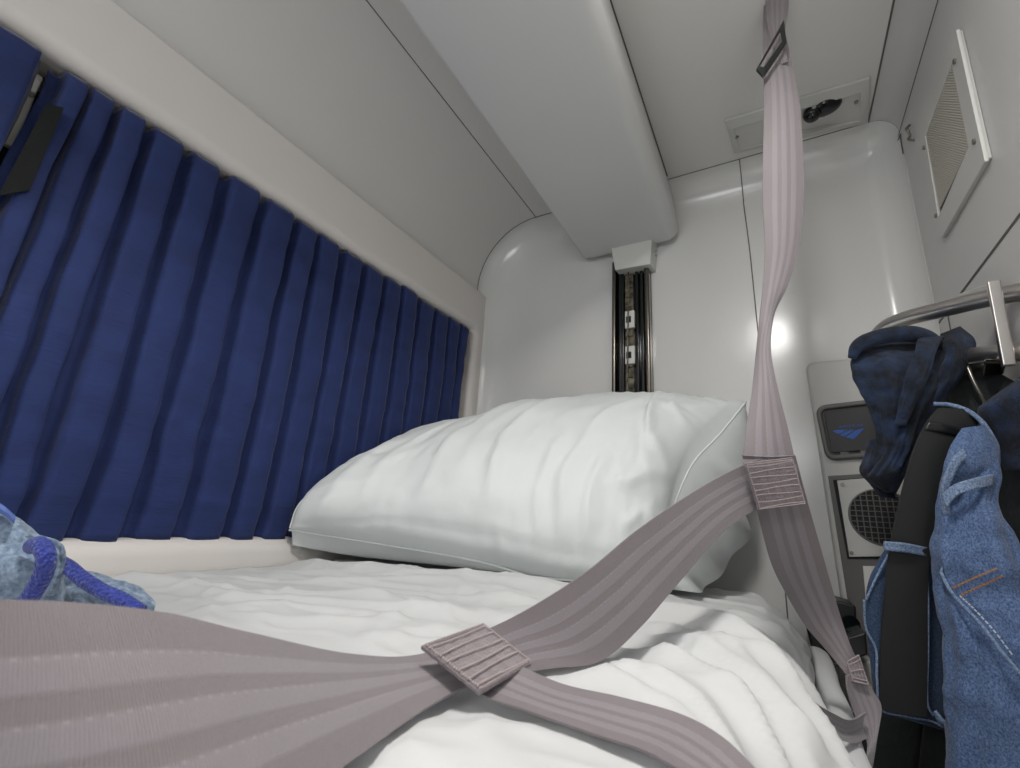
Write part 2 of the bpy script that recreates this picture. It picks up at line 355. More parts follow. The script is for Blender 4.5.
# ---------------------------------------------------------------- curtain rail (dark rod on a white bracket)
rl = thing('curtain_rail', (-0.747, 0.1, 0.45), 'dark curtain rod with pale bracket showing in the gap between the two blue curtains', 'curtain rail')
mk('rod', *tube([(-0.747, wy0+0.001, 0.462), (-0.747, wy1-0.001, 0.462)], 0.0045, 10), M_black, rl, smooth=True)
pbk = PX(30, 98, -0.725)
mk('rail_bracket', *(lambda g: (g.v, g.f))(G().box((-0.763, 0.076, 0.380), (-0.754, 0.094, 0.487)).box((-0.758, 0.078, 0.452), (-0.740, 0.092, 0.472))), M_white, rl, bevel=0.002)

# ---------------------------------------------------------------- curtains
def curtain(edges, z0, z1, xb, amp, flutter=0.004, seed=0, first=0.0, last=None):
    """pleated cloth hanging in y; edges are the y of each outer pleat fold"""
    nz = 60; ys = []; hv = []
    for a, b in zip(edges[:-1], edges[1:]):
        for t in np.linspace(0, 1, 19)[:-1]:
            # recessed strip, slow rise, broad flat face, then tucked sharply back under itself
            if t < 0.18: d = 0.0; tt = t-0.16*(1-t/0.18)
            elif t < 0.36: d = (math.sin(((t-0.18)/0.18-0.5)*PI)+1)/2; tt = t
            elif t < 0.86: d = 1+0.10*math.sin((t-0.36)/0.50*PI*0.8); tt = t+0.16*(t-0.36)/0.5*0.8
            else: q = (t-0.86)/0.14; d = 1-q; tt = 0.99-0.13*q+0.02*math.sin(q*PI)
            ys.append(a+(b-a)*tt); hv.append(d)
    ys.append(edges[-1]); hv.append(0.0)
    V = []; n = len(ys)
    for k in range(nz):
        s = k/(nz-1); z = z0+(z1-z0)*s
        topf = max(0, (s-0.955)/0.045); hem = max(0, (0.085-s)/0.085)
        for i, (y, d) in enumerate(zip(ys, hv)):
            pi = i//18
            wob = 0.006*fbm((pi*1.7+seed, s*1.5, 0))+0.0018*fbm((pi*0.9, s*7, 3+seed))
            w2 = 0.0022*fbm((y*30, z*34, 1+seed), 4)
            dd = d*(1-0.35*hem)*(0.88+0.25*mnoise.noise(Vector((pi*2.1, s*2.2, seed))))
            x = xb+amp*dd+w2+0.003*math.sin(topf*PI)-0.009*topf**2*d
            zz = z+(0.009*d*(0.5+0.9*abs(mnoise.noise(Vector((pi*1.3, 7, seed)))))-0.004)*max(0, (s-0.8)/0.2)-0.004*d*hem*mnoise.noise(Vector((pi*1.9, 1, seed)))
            if 0.06 < s < 0.075: x -= 0.002
            if 0.90 < s < 0.915: x -= 0.003
            V.append((x, y+wob, zz+0.004*topf*math.sin(d*PI)))
    F = gridf(nz, n); m = len(V)
    return V, F
edges = [0.092, 0.120, 0.152, 0.188, 0.238, 0.290, 0.350, 0.415, 0.465, 0.522, 0.575, 0.633, 0.690, 0.749, 0.812, 0.868, 0.918, 0.955]
V, F = curtain(edges, -0.062, 0.487, -0.728, 0.026)
cu = mk('curtain', V, F, M_curt, smooth=True, label='long pleated dark blue curtain covering the window beside the pillow', cat='curtain')
so = cu.modifiers.new('solid', 'SOLIDIFY'); so.thickness = 0.001; so.offset = 0
# hook strip at its leading edge
a = [PX(64, 108, -0.696), PX(30, 190, -0.695)]; b = [PX(46, 104, -0.698), PX(-2, 196, -0.697)]
V, F, U = ribbon(b, a, 12, 3, 0.002)
mk('fastening_strip', V, F, M_vel, cu, label='black hook-and-loop strip')
edges = [-0.62, -0.56, -0.50, -0.44, -0.38, -0.32, -0.26, -0.20, -0.145, -0.09, -0.04, 0.020, 0.080]
V, F = curtain(edges, -0.062, 0.486, -0.722, 0.026, seed=9)
c2 = mk('curtain', V, F, M_curt, smooth=True, label='second dark blue curtain, its edge at the far left of the photo', cat='curtain')
so = c2.modifiers.new('solid', 'SOLIDIFY'); so.thickness = 0.001; so.offset = 0

# ---------------------------------------------------------------- bunk platform, mattress
g = G().box((XL+0.001, YB+0.01, -0.285), (0.030, 1.0, -0.255)).box((0.053, YB+0.01, -0.285), (0.058, 1.0, -0.235)).box((0.029, YB+0.01, -0.2845), (0.054, 1.0, -0.2555))
mk('bunk_platform', g.v, g.f, M_plate, label='pale grey upper bunk platform under the white mattress', cat='bunk', bevel=0.004)
bk = bpy.data.objects['bunk_platform']
P_ = [(0.0235, -0.2545), (0.0235, -0.172), (0.0245, -0.168), (0.0275, -0.166), (0.036, -0.167), (0.043, -0.170), (0.047, -0.174), (0.0485, -0.180), (0.0485, -0.2545)]
ysp = np.linspace(YB+0.02, 0.985, 60); V = [(x+0.0012*math.sin(y*31), y, z+0.002*fbm((y*9, x*20, 1))*(1 if z > -0.2 else 0)) for y in ysp for x, z in P_]
n_ = len(P_); mk('edge_pad', V, gridf(60, n_, True)+[tuple(range(n_))[::-1], tuple(range(59*n_, 60*n_))], M_linen, bk, smooth=True, auto=60, label='white cloth-covered pad along the bunk edge')
MZ = -0.124

def seg_field(X, Y, pts, w1, w2, A, taper=True):
    """ridge along a polyline: w1 on its left side, w2 on its right side"""
    pts = [np.array(p[:2]) for p in pts]; best = np.full(X.shape, 9.0); side = np.zeros(X.shape); tt = np.zeros(X.shape)
    n = len(pts)-1
    for i, (a, b) in enumerate(zip(pts[:-1], pts[1:])):
        d = b-a; L2 = d@d; t = np.clip(((X-a[0])*d[0]+(Y-a[1])*d[1])/L2, 0, 1)
        ex = X-a[0]-t*d[0]; ey = Y-a[1]-t*d[1]; dist = np.hypot(ex, ey)
        m = dist < best; best = np.where(m, dist, best); side = np.where(m, np.sign(d[0]*ey-d[1]*ex), side); tt = np.where(m, (i+t)/n, tt)
    w = np.where(side > 0, w1, w2); h = A*np.exp(-(best/w)**1.45)
    if taper: h = h*np.clip(np.minimum(tt, 1-tt)*5, 0, 1)**0.7
    return h
def smooth_noise(X, Y, sc, seed, o=3):
    return np.array([mnoise.fractal(Vector((x*sc, y*sc, seed)), 1.0, 2.0, o) for x, y in zip(X.ravel(), Y.ravel())]).reshape(X.shape)
def draped(x0, xe, r, drop, ys, dx, top, thick_fn, nsub=1):
    """cloth path across the bed: flat from x0 to xe, round edge radius r, then down by drop. returns path arrays"""
    xs = list(np.arange(x0, xe, dx)); P = [(x, top, 0, 1) for x in xs]
    for a in np.linspace(0, PI/2, 12 if nsub == 1 else nsub): P.append((xe+r*math.sin(a), top-r+r*math.cos(a), math.sin(a), math.cos(a)))
    for z in np.arange(0.008, drop, 0.008): P.append((xe+r, top-r-z, 1, 0))
    return np.array(P)
# mattress in its fitted sheet
P = draped(-0.693, -0.052, 0.062, 0.055, None, 0.012, MZ+0.004, None)
ys = np.linspace(-0.95, 0.995, 120)
V = []
for y in ys:
    for (x, z, nx, nz) in P:
        h = 0.003*fbm((x*14, y*9, z*14))+0.002*math.sin((y*40+x*30))*max(0, nx)
        e = max(0, abs(y-0.02)-0.955)/0.04
        V.append((x+nx*h-0.036*min(1, max(0, (0.45-y)/0.20))**1.2*nx, y, z+nz*h-0.02*min(1, e)**2))
n = len(P); F = gridf(len(ys), n)
m0 = len(V); V += [(x, y, -0.254) for y in ys for x in (-0.693, 0.008-0.036*min(1, max(0, (0.45-y)/0.20))**1.2)]
F += [(i*n+n-1, (i+1)*n+n-1, m0+2*(i+1)+1, m0+2*i+1) for i in range(len(ys)-1)]+[(i*n, (i+1)*n, m0+2*(i+1), m0+2*i) for i in range(len(ys)-1)]+[(m0+2*i, m0+2*i+1, m0+2*i+3, m0+2*i+2) for i in range(len(ys)-1)]
F += [tuple(range(0, n))+(m0+1, m0), tuple((len(ys)-1)*n+i for i in range(n))[::-1]+(m0+2*(len(ys)-1), m0+2*(len(ys)-1)+1)]
mk('mattress', V, F, M_linen, smooth=True, label='bunk mattress in a white fitted sheet, seen at its right edge by the wall', cat='mattress', auto=60)
# lines of the straps that lie across the sheet (the cloth is pressed down under them)
Td = [(760, 459, .424), (741, 466, .420), (700, 488, .400), (640, 528, .365), (590, 569, .335), (540, 602, .312), (490, 628, .292), (420, 655, .262), (350, 655, .225), (250, 634, .178), (170, 615, .152), (90, 605, .134), (0, 600, .118), (-120, 598, .104)]
Bd = [(770, 505, .424), (756, 509, .420), (722, 533, .395), (672, 590, .362), (640, 627, .340), (600, 662, .318), (545, 690, .290), (480, 703, .262), (428, 735, .224), (360, 780, .178), (300, 830, .150), (240, 880, .130), (130, 900, .112), (-40, 930, .10)]
Tb = [(437, 640, .270), (500, 658, .262), (560, 684, .240), (620, 698, .224), (680, 715, .210), (722, 738, .196), (757, 772, .182), (775, 815, .17)]
Bb = [(452, 668, .252), (480, 696, .246), (530, 722, .226), (590, 743, .208), (640, 758, .196), (672, 778, .184), (700, 808, .172), (712, 850, .165)]
def lift(p): p = np.array(p); p[2] = max(p[2], -0.0925); return p
T_d, B_d, T_b, B_b = [[lift(K(*q)) for q in L_] for L_ in (Td, Bd, Tb, Bb)]
press = np.vstack([(cr(a_, 110)*(1-u)+cr(b_, 110)*u) for a_, b_ in ((T_d, B_d), (T_b, B_b)) for u in np.linspace(0, 1, 8)])
def pressed(V, gap=0.0045, slope=0.7):
    V = np.array(V)
    for i in range(0, len(V), 2000):
        c = V[i:i+2000]; d = np.hypot(c[:, None, 0]-press[None, :, 0], c[:, None, 1]-press[None, :, 1])
        lim = (press[None, :, 2]+slope*np.maximum(d-0.003, 0)).min(1)-gap
        V[i:i+2000, 2] = np.minimum(c[:, 2], np.maximum(lim, -0.1035))
    return V
# rumpled top sheet spilling over the right edge
BZ = -0.100
def bp(*q): return [PZ(x, y, BZ)[:2] for x, y in q]
P = draped(-0.694, -0.066, 0.085, 0.03, None, 0.0055, BZ, None, 30)
ys = np.concatenate([np.linspace(-0.85, 0.10, 40)[:-1], np.linspace(0.10, 0.90, 210)])
s_arc = np.concatenate([[0], np.cumsum(np.hypot(np.diff(P[:, 0]), np.diff(P[:, 1])))])+P[0, 0]   # unrolled x
SX, SY = np.meshgrid(s_arc, ys)
Hh = 0.004*smooth_noise(SX, SY, 7, 2.2)-0.002
for iy in range(SX.shape[0]):
    for ix in range(SX.shape[1]):
        x, y = SX[iy, ix], SY[iy, ix]
        wx_, wy_ = x+0.05*mnoise.noise(Vector((x*6, y*6, 4))), y+0.05*mnoise.noise(Vector((x*6, y*6, 9)))
        r1 = 1-abs(mnoise.noise(Vector((wx_*4.0+wy_*2.5, wy_*11-wx_*4, 2.0))))*2.2
        r2 = 1-abs(mnoise.noise(Vector((wx_*12-wy_*3, wy_*20+wx_*6, 6.0))))*2.2
        Hh[iy, ix] += 0.0070*max(0, r1)**3+0.0028*max(0, r2)**3
R = []
R.append(([(-0.70, 0.290), (-0.60, 0.315), (-0.50, 0.330), (-0.40, 0.375), (-0.31, 0.40), (-0.22, 0.43), (-0.12, 0.47)], 0.010, 0.030, 0.007))
R.append(([(-0.69, 0.40), (-0.55, 0.45), (-0.42, 0.50), (-0.30, 0.53), (-0.2, 0.56)], 0.03, 0.016, 0.006))
R.append(([(-0.70, 0.50), (-0.55, 0.535), (-0.42, 0.56), (-0.30, 0.575), (-0.18, 0.60), (-0.10, 0.63)], 0.06, 0.030, 0.020))
R.append(([(-0.62, 0.25), (-0.45, 0.30), (-0.30, 0.33), (-0.18, 0.36)], 0.008, 0.02, 0.003))
# folds gathered towards the right edge
R.append(([(-0.28, 0.46), (-0.20, 0.50), (-0.13, 0.52), (-0.07, 0.51), (-0.03, 0.47), (0.0, 0.42), (0.05, 0.38), (0.12, 0.35)], 0.020, 0.030, 0.024))
R.append(([(-0.24, 0.335), (-0.16, 0.345), (-0.09, 0.345), (-0.05, 0.33), (-0.01, 0.29), (0.08, 0.25)], 0.014, 0.010, 0.013))
R.append(([(-0.13, 0.445), (-0.07, 0.435), (-0.03, 0.40), (0.01, 0.36), (0.10, 0.32)], 0.010, 0.008, 0.010))
R.append(([(-0.11, 0.405), (-0.05, 0.39), (-0.01, 0.345), (0.09, 0.29)], 0.007, 0.009, 0.007))
R.append(([(-0.12, 0.60), (-0.05, 0.60), (0.01, 0.56), (0.08, 0.52)], 0.018, 0.012, 0.010))
R.append(([(-0.08, 0.70), (-0.02, 0.68), (0.05, 0.64)], 0.016, 0.012, 0.007))
R.append(([(-0.10, 0.26), (-0.04, 0.24), (0.02, 0.20), (0.09, 0.17)], 0.010, 0.008, 0.006))
R.append(([(-0.55, 0.36), (-0.48, 0.38), (-0.40, 0.43), (-0.33, 0.48)], 0.006, 0.012, 0.004))
R.append(([(-0.45, 0.26), (-0.36, 0.30), (-0.30, 0.35), (-0.22, 0.38)], 0.006, 0.014, 0.004))
R.append(([(-0.30, 0.30), (-0.20, 0.325), (-0.12, 0.33), (-0.06, 0.315), (-0.02, 0.28), (0.06, 0.23)], 0.006, 0.012, 0.008))
R.append(([(-0.16, 0.475), (-0.09, 0.465), (-0.045, 0.44), (-0.01, 0.39), (0.03, 0.36)], 0.005, 0.010, 0.007))
R.append(([(-0.20, 0.41), (-0.12, 0.405), (-0.07, 0.39), (-0.03, 0.36), (0.03, 0.32)], 0.005, 0.010, 0.007))
R.append(([(-0.62, 0.30), (-0.50, 0.315), (-0.42, 0.35), (-0.32, 0.385), (-0.25, 0.41)], 0.004, 0.014, 0.006))
R.append(([(-0.66, 0.36), (-0.54, 0.39), (-0.44, 0.44), (-0.36, 0.46)], 0.004, 0.012, 0.005))
R.append(([(-0.52, 0.45), (-0.38, 0.48), (-0.28, 0.52), (-0.18, 0.55)], 0.005, 0.013, 0.005))
for p, w1, w2, A in R: Hh += seg_field(SX, SY, p, w1, w2, A)
fr = np.array([0.010*mnoise.noise(Vector((x*8, 3.3, 0))) for x in s_arc])
V = []
for iy, y in enumerate(ys):
    for ix, (x, z, nx, nz) in enumerate(P):
        h = Hh[iy, ix] if Hh[iy, ix] > 0 else Hh[iy, ix]*0.15; pull = 0.034*min(1, max(0, (0.43-y)/0.20))**1.2*nx; lim = min(1.0, max(0.15, (SX[iy, ix]+0.70)/0.03))
        yy = y+fr[ix]*max(0, (y-0.7)/0.2)-0.05*max(0, s_arc[ix]-0.02)*0
        V.append((min(x+nx*h-pull, 0.0195+max(0, z+0.172)*1.2), yy, z+nz*h*lim))
sh = mk('bed_sheet', pressed(V), gridf(len(ys), len(P)), M_linen, smooth=True, label='rumpled white top sheet folded over the bunk, spilling over its right edge', cat='sheet')
so = sh.modifiers.new('solid', 'SOLIDIFY'); so.thickness = 0.003; so.offset = -1

# ---------------------------------------------------------------- pillow
def pillow():
    # seam outline as four measured curves (front = near side)
    Fr = cr([PX(289, 530, -0.690), PY(378, 544, 0.585), PY(476, 561, 0.625), PY(540, 579, 0.65), PY(610, 592, 0.68), PY(672, 590, 0.72)], 91)
    Bk = cr([PX(436, 436, -0.688), (-0.56, 0.985, 0.182), (-0.43, 1.010, 0.218), (-0.28, 1.015, 0.232), (-0.14, 0.990, 0.226), PY(746, 402, 0.93)], 91)
    Lf = cr([Fr[0], PX(303, 500, -0.690), PX(345, 472, -0.690), PX(392, 448, -0.690), Bk[0]], 71)
    Rt = cr([Fr[-1], PY(668, 530, 0.76), PY(690, 468, 0.82), PY(720, 434, 0.88), Bk[-1]], 71)
    nu, nv = 91, 71
    V = []; top = np.zeros((nu, nv, 3))
    for i in range(nu):
        u = i/(nu-1)
        for j in range(nv):
            w = j/(nv-1)
            top[i, j] = (1-w)*Fr[i]+w*Bk[i]+(1-u)*Lf[j]+u*Rt[j]-((1-u)*(1-w)*Fr[0]+u*(1-w)*Fr[-1]+(1-u)*w*Bk[0]+u*w*Bk[-1])
    base = top
    du = np.gradient(base, axis=0); dv = np.gradient(base, axis=1); N = np.cross(du, dv); N /= np.linalg.norm(N, axis=2)[:, :, None]+1e-9
    U, W = np.meshgrid(np.linspace(0, 1, nu), np.linspace(0, 1, nv), indexing='ij')
    prof = lambda t, p: (np.clip(1-np.abs(2*t-1)**p, 0, 1))
    thick = (prof(U, 3.6)**0.5)*(prof(W, 2.6)**0.5)
    # wrinkles on the upper face, given in (u, w)
    wr = np.zeros_like(U)
    def ridge(pts, w1, w2, A): 
        nonlocal wr; wr += seg_field(U, W*0.75, [(a, b*0.75) for a, b in pts], w1, w2, A)
    ridge([(0.30, 0.16), (0.30, 0.45), (0.38, 0.72), (0.52, 0.97)], 0.010, 0.028, 0.0065)
    ridge([(0.44, 0.12), (0.42, 0.42), (0.48, 0.68), (0.60, 0.95)], 0.010, 0.030, 0.0070)
    ridge([(0.37, 0.20), (0.36, 0.45), (0.43, 0.72), (0.55, 0.9)], 0.010, 0.012, 0.0030)
    ridge([(0.15, 0.10), (0.13, 0.35), (0.16, 0.6), (0.24, 0.85)], 0.012, 0.03, 0.004)
    ridge([(0.06, 0.02), (0.07, 0.3), (0.06, 0.6)], 0.012, 0.014, 0.005)
    ridge([(0.60, 0.03), (0.57, 0.22), (0.60, 0.45)], 0.010, 0.02, 0.004)
    ridge([(0.66, 0.05), (0.64, 0.28), (0.68, 0.52), (0.78, 0.90)], 0.012, 0.026, 0.005)
    ridge([(0.73, 0.03), (0.72, 0.22), (0.74, 0.40)], 0.010, 0.018, 0.005)
    ridge([(0.97, 0.42), (0.88, 0.50), (0.80, 0.70), (0.74, 0.92)], 0.014, 0.022, 0.007)
    ridge([(1.0, 0.40), (0.92, 0.36), (0.84, 0.30), (0.76, 0.28)], 0.012, 0.018, 0.006)
    ridge([(0.98, 0.62), (0.90, 0.68), (0.85, 0.85)], 0.012, 0.02, 0.006)
    ridge([(0.98, 0.20), (0.90, 0.22), (0.82, 0.14)], 0.012, 0.02, 0.006)
    ridge([(0.1, 0.055), (0.4, 0.05), (0.7, 0.05), (0.93, 0.06)], 0.010, 0.010, -0.004)
    lo = smooth_noise(U*0.7, W*0.5, 9, 4.1); hi = smooth_noise(U*1.3, W*0.45, 20, 8.8)
    puck = np.zeros_like(U)
    for i in range(nu):
        for j in range(nv):
            e = min(j, nv-1-j)/(nv-1); e2 = min(i, nu-1-i)/(nu-1)
            puck[i, j] = 0.0035*math.exp(-e*14)*math.sin(i*0.9+2*math.sin(i*0.31))*min(1, e*30)+0.003*math.exp(-e2*16)*math.sin(j*0.8+2*math.sin(j*0.4))*min(1, e2*30)
    asym = 1+0.10*(U-0.4)
    upf = thick*0.100*asym+(wr*1.55*np.clip((1-W)*3-0.15, 0, 1)+0.006*lo+0.0025*hi)*np.clip(thick*2.2, 0, 1)+puck
    dnf = thick*0.075+(0.008*smooth_noise(U, W, 7, 1.5)+0.003*lo)*np.clip(thick*2, 0, 1)-puck*0.6
    s = np.sign(N[:, :, 2].mean()); N = N*s
    A = base+N*upf[:, :, None]; B = base-N*dnf[:, :, None]
    bul = np.clip((U-0.72)/0.28, 0, 1)**1.2*np.clip(np.sin(PI*np.clip((W-0.05)/0.95, 0, 1)**0.62), 0, 1)**0.8
    bul *= (1+0.14*np.sin(W*17+1)+0.07*np.sin(W*31))
    B[:, :, 0] += 0.088*bul; B[:, :, 2] -= 0.060*bul; fb = np.exp(-(W/0.16)**2)*np.clip(W*14, 0, 1); B[:, :, 2] -= (0.046*(1-U)+0.018*U)*fb; B[:, :, 1] -= 0.006*fb
    # rest on the sheet and against the walls
    for Q in (A, B):
        Q[:, :, 2] = -0.0880+0.009*np.logaddexp(0, (Q[:, :, 2]+0.0880)/0.009); Q[:, :, 0] = np.maximum(Q[:, :, 0], -0.692); Q[:, :, 1] = np.minimum(Q[:, :, 1], 1.052)
    V = list(A.reshape(-1, 3)); F = gridf(nu, nv); idx = {}
    mB = -np.ones((nu, nv), int); c = len(V)
    for i in range(nu):
        for j in range(nv):
            if i in (0, nu-1) or j in (0, nv-1): mB[i, j] = i*nv+j
            else: mB[i, j] = c; V.append(B[i, j]); c += 1
    F += [(mB[i, j], mB[i+1, j], mB[i+1, j+1], mB[i, j+1]) for i in range(nu-1) for j in range(nv-1)]
    return V, F, base
V, F, base = pillow()
pl = mk('pillow', V, F, M_pcase, smooth=True, label='plump white pillow propped against the end wall on the bunk', cat='pillow')
rim = np.vstack([base[:, 0], base[-1, 1:], base[::-1, -1][1:], base[0, ::-1][1:]])
rim[:, 0] = np.maximum(rim[:, 0], -0.690); rim[:, 2] = np.maximum(rim[:, 2], -0.084)
mk('seam_piping', *tube(rim[:-1], 0.0017, 6), M_pcase, pl, smooth=True)

# ================================================================ THINGS ON THE END WALL
# guide track with its cover
tk = thing('guide_track', (-0.27, YE, -0.2), 'vertical metal guide track with a rack inside, rising behind the pillow on the end wall', 'track')
tx0, tx1 = -0.324, -0.232
g = G().box((tx0, YE-0.006, -0.25), (tx1, YE-0.001, 0.64)); mk('track_back', g.v, g.f, M_gloss, tk)
for xa, xb in ((tx0, tx0+0.010), (tx1-0.012, tx1)):
    g = G().box((xa, YE-0.030, -0.25), (xb, YE-0.006, 0.64)); mk('track_flange', g.v, g.f, M_bsteel, tk, bevel=0.004)
for xa in (tx0+0.014, tx0+0.020, tx1-0.036, tx1-0.024):
    g = G().box((xa, YE-0.020, -0.25), (xa+0.008, YE-0.006, 0.64)); mk('guide_rib', g.v, g.f, M_gloss, tk, bevel=0.002)
g = G().box((-0.294, YE-0.014, -0.25), (-0.274, YE-0.006, 0.64))
for z in np.arange(0.2, 0.62, 0.026): g.box((-0.292, YE-0.018, z), (-0.277, YE-0.012, z+0.010))
mk('rack_strip', g.v, g.f, M_brass, tk)
for z in (PY(630, 364, YE-0.02)[2], PY(630, 328, YE-0.02)[2]):
    g = G().box((-0.293, YE-0.022, z), (-0.270, YE-0.012, z+0.045)); o = mk('latch_plate', g.v, g.f, M_white, tk, bevel=0.001)
    g = G().box((-0.290, YE-0.0235, z+0.014), (-0.278, YE-0.0215, z+0.030)); mk('latch_slot', g.v, g.f, M_dark, o)
mk('pull_cable', *tube(cr([(-0.281, YE-0.030, 0.60), (-0.284, YE-0.028, 0.45), (-0.288, YE-0.026, 0.2), (-0.29, YE-0.026, -0.1)], 30), 0.0016, 8), M_brass, tk, smooth=True)
a = PY(610, 243, YE-0.040); 
cpv = [PY(610, 243, 1.015), PY(652, 235.5, 1.015), PY(650, 264, 1.015), PY(615, 270, 1.015)]
g = G().prism(cpv, (0.004, YE-0.002-1.015, 0)); cp = mk('track_cover', g.v, g.f, M_white, tk, bevel=0.0015)
g = G().disc((cpv[1][0]+0.003, 1.035, cpv[1][2]-0.03), (1, 0, 0), 0.003, 0.003, 10).disc((cpv[1][0]+0.003, 1.035, cpv[1][2]-0.045), (1, 0, 0), 0.003, 0.003, 10)
mk('screw', g.v, g.f, M_screw, tk)

# console panel on the end wall
yc = 1.035
c0 = PY(806, 362, yc); c1 = PY(842, 600, yc)
def cz(z, off=0.0):  # left edge x at height z
    t = (z-c1[2])/(c0[2]-c1[2]); return c1[0]+(c0[0]-c1[0])*t+off
cons = thing('wall_console', (0.16, YE, -0.4), 'pale moulded console panel on the end wall beside the hanging jeans', 'console')
poly = [(cz(-0.45), yc, -0.45), (0.262, yc, -0.45), (0.262, yc, c0[2])]
for i in range(6): a = PI/2+PI/2*i/5; poly.append((cz(c0[2])+0.014+0.014*math.cos(a), yc, c0[2]-0.014+0.014*math.sin(a)))
g = G().prism(poly, (0, YE-yc-0.001, 0)); mk('panel', g.v, g.f, M_plate, cons, bevel=0.006)
e2 = [PY(825, 470, yc-0.001)[[0, 2]], PY(846, 640, yc-0.001)[[0, 2]]]
# gaming: lower recess frame
def quad(pxs, y): return [PY(a, b, y) for a, b in pxs]
fr_px = [(827, 475), (905, 475), (905, 680), (856, 680)]
g = G().prism(quad([(828, 476), (905, 471), (920, 690), (862, 690)], yc-0.004), (0, 0.003, 0)); mk('recess_frame', g.v, g.f, M_bezel, cons, bevel=0.001)
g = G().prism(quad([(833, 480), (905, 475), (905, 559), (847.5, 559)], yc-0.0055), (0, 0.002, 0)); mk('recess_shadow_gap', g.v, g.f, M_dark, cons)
spk = G().prism(quad([(837, 480.5), (905, 475), (905, 556), (849.5, 557)], yc-0.009), (0, 0.004, 0))
sp = mk('speaker_plate', spk.v, spk.f, M_plate, cons, bevel=0.001)
cc = PY(882, 517, yc-0.009); rad = abs(PY(849, 515, yc-0.009)[0]-cc[0])
g = G().disc(cc+np.array([0, -0.0004, 0]), (0, 1, 0), rad, 0.001, 40); mk('grille_opening', g.v, g.f, M_dark, sp)
g = G()
th = np.linspace(0, 2*PI, 41); g.tube([(cc[0]+rad*math.cos(t), cc[1]-0.001, cc[2]+rad*math.sin(t)) for t in th], 0.0016, 6, False)
st = rad/5.2
for i in range(-5, 6):
    d = i*st; hh = math.sqrt(max(rad*rad-d*d, 0))
    if hh > 0.005:
        g.box((cc[0]+d-0.0007, cc[1]-0.0025, cc[2]-hh), (cc[0]+d+0.0007, cc[1]-0.0005, cc[2]+hh))
        g.box((cc[0]-hh, cc[1]-0.0028, cc[2]+d-0.0007), (cc[0]+hh, cc[1]-0.0008, cc[2]+d+0.0007))
mk('speaker_grille', g.v, g.f, M_bezel, sp)
for q in ((842.5, 484.5), (851.5, 553)):
    g = G().disc(PY(*q, yc-0.0105), (0, 1, 0), 0.0032, 0.003, 14); mk('screw', g.v, g.f, M_screw, sp)
g = G().prism(quad([(863, 566), (882, 566), (884, 600), (866, 600)], yc-0.006), (0, 0.002, 0)); mk('small_label_plate', g.v, g.f, M_white, cons)
# socket hatch with the blue mark
def ring(op, ip, y0, y1):
    n = len(op); v = [(x, y1, z) for x, z in op]+[(x, y0, z) for x, z in op]+[(x, y0, z) for x, z in ip]+[(x, y1, z) for x, z in ip]
    return v, gridf(4, n, True)
hp = [PY(a, b, yc)[[0, 2]] for a, b in ((814.5, 407), (880, 399), (886, 457), (826, 461))]
def bil(u, v): 
    q = (1-u)*(1-v)*hp[3]+u*(1-v)*hp[2]+u*v*hp[1]+(1-u)*v*hp[0]; return q
def hrr(m, r): return [tuple(bil((x+1)/2, (y+1)/2)) for x, y in rrect(0, 0, 2-2*m, 2-2*m*1.05, r, 6)]
hb = mk('socket_bezel', *ring(hrr(0.0, 0.34), hrr(0.17, 0.20), yc-0.010, yc-0.001), M_bezel, cons, bevel=0.003, seg=3)
g = G().prism([(x, yc-0.0045, z) for x, z in hrr(0.12, 0.2)], (0, 0.003, 0)); mk('socket_recess', g.v, g.f, M_black, hb)
g = G().prism([(x, yc-0.0085, z) for x, z in hrr(0.25, 0.10)], (0, 0.004, 0)); ld = mk('socket_flap', g.v, g.f, pb('flap_plastic', (0.03, 0.03, 0.031), 0.5), hb, bevel=0.0008)
g = G()
for u in (0.33, 0.66):
    p = bil(u, 0.10); g.box((p[0]-0.006, yc-0.008, p[1]-0.002), (p[0]+0.006, yc-0.004, p[1]+0.003))
mk('hinge', g.v, g.f, M_bezel, hb)
LP = lambda q: PY(800+q[0]/6.4, 380+q[1]/6.4, yc-0.0092)
g = G()
for poly in ([(208, 326), (240, 318), (305, 319), (245, 346), (228, 338)], [(252, 350), (318, 320), (348, 321), (282, 362)], [(292, 365), (358, 322), (412, 308), (392, 330), (345, 379)]):
    g.prism([LP(q) for q in poly], (0, 0.0006, 0))
mk('arrow_mark', g.v, g.f, M_logo, hb)
tcu = bpy.data.curves.new('t', 'FONT'); tcu.body = 'AMTRAK'; tcu.size = 1; tcu.extrude = 0.01
to = bpy.data.objects.new('t', tcu); C.objects.link(to); bpy.context.view_layer.update()
tm = bpy.data.meshes.new_from_object(to.evaluated_get(bpy.context.evaluated_depsgraph_get())); bpy.data.objects.remove(to)
tv = np.array([tuple(v.co) for v in tm.vertices]); tf = [tuple(p.vertices) for p in tm.polygons]
w_ = tv[:, 0].max(); A0 = LP((245, 309)); A1 = LP((412, 296)); ex = (A1-A0)/w_; hh = abs(LP((300, 284))[2]-LP((300, 300))[2])/0.70
tv2 = [A0+ex*p[0]+np.array([0.12*hh*p[1], -0.0002-p[2]*0.01, hh*p[1]]) for p in tv]
mk('lettering', tv2, tf, M_logo, hb)

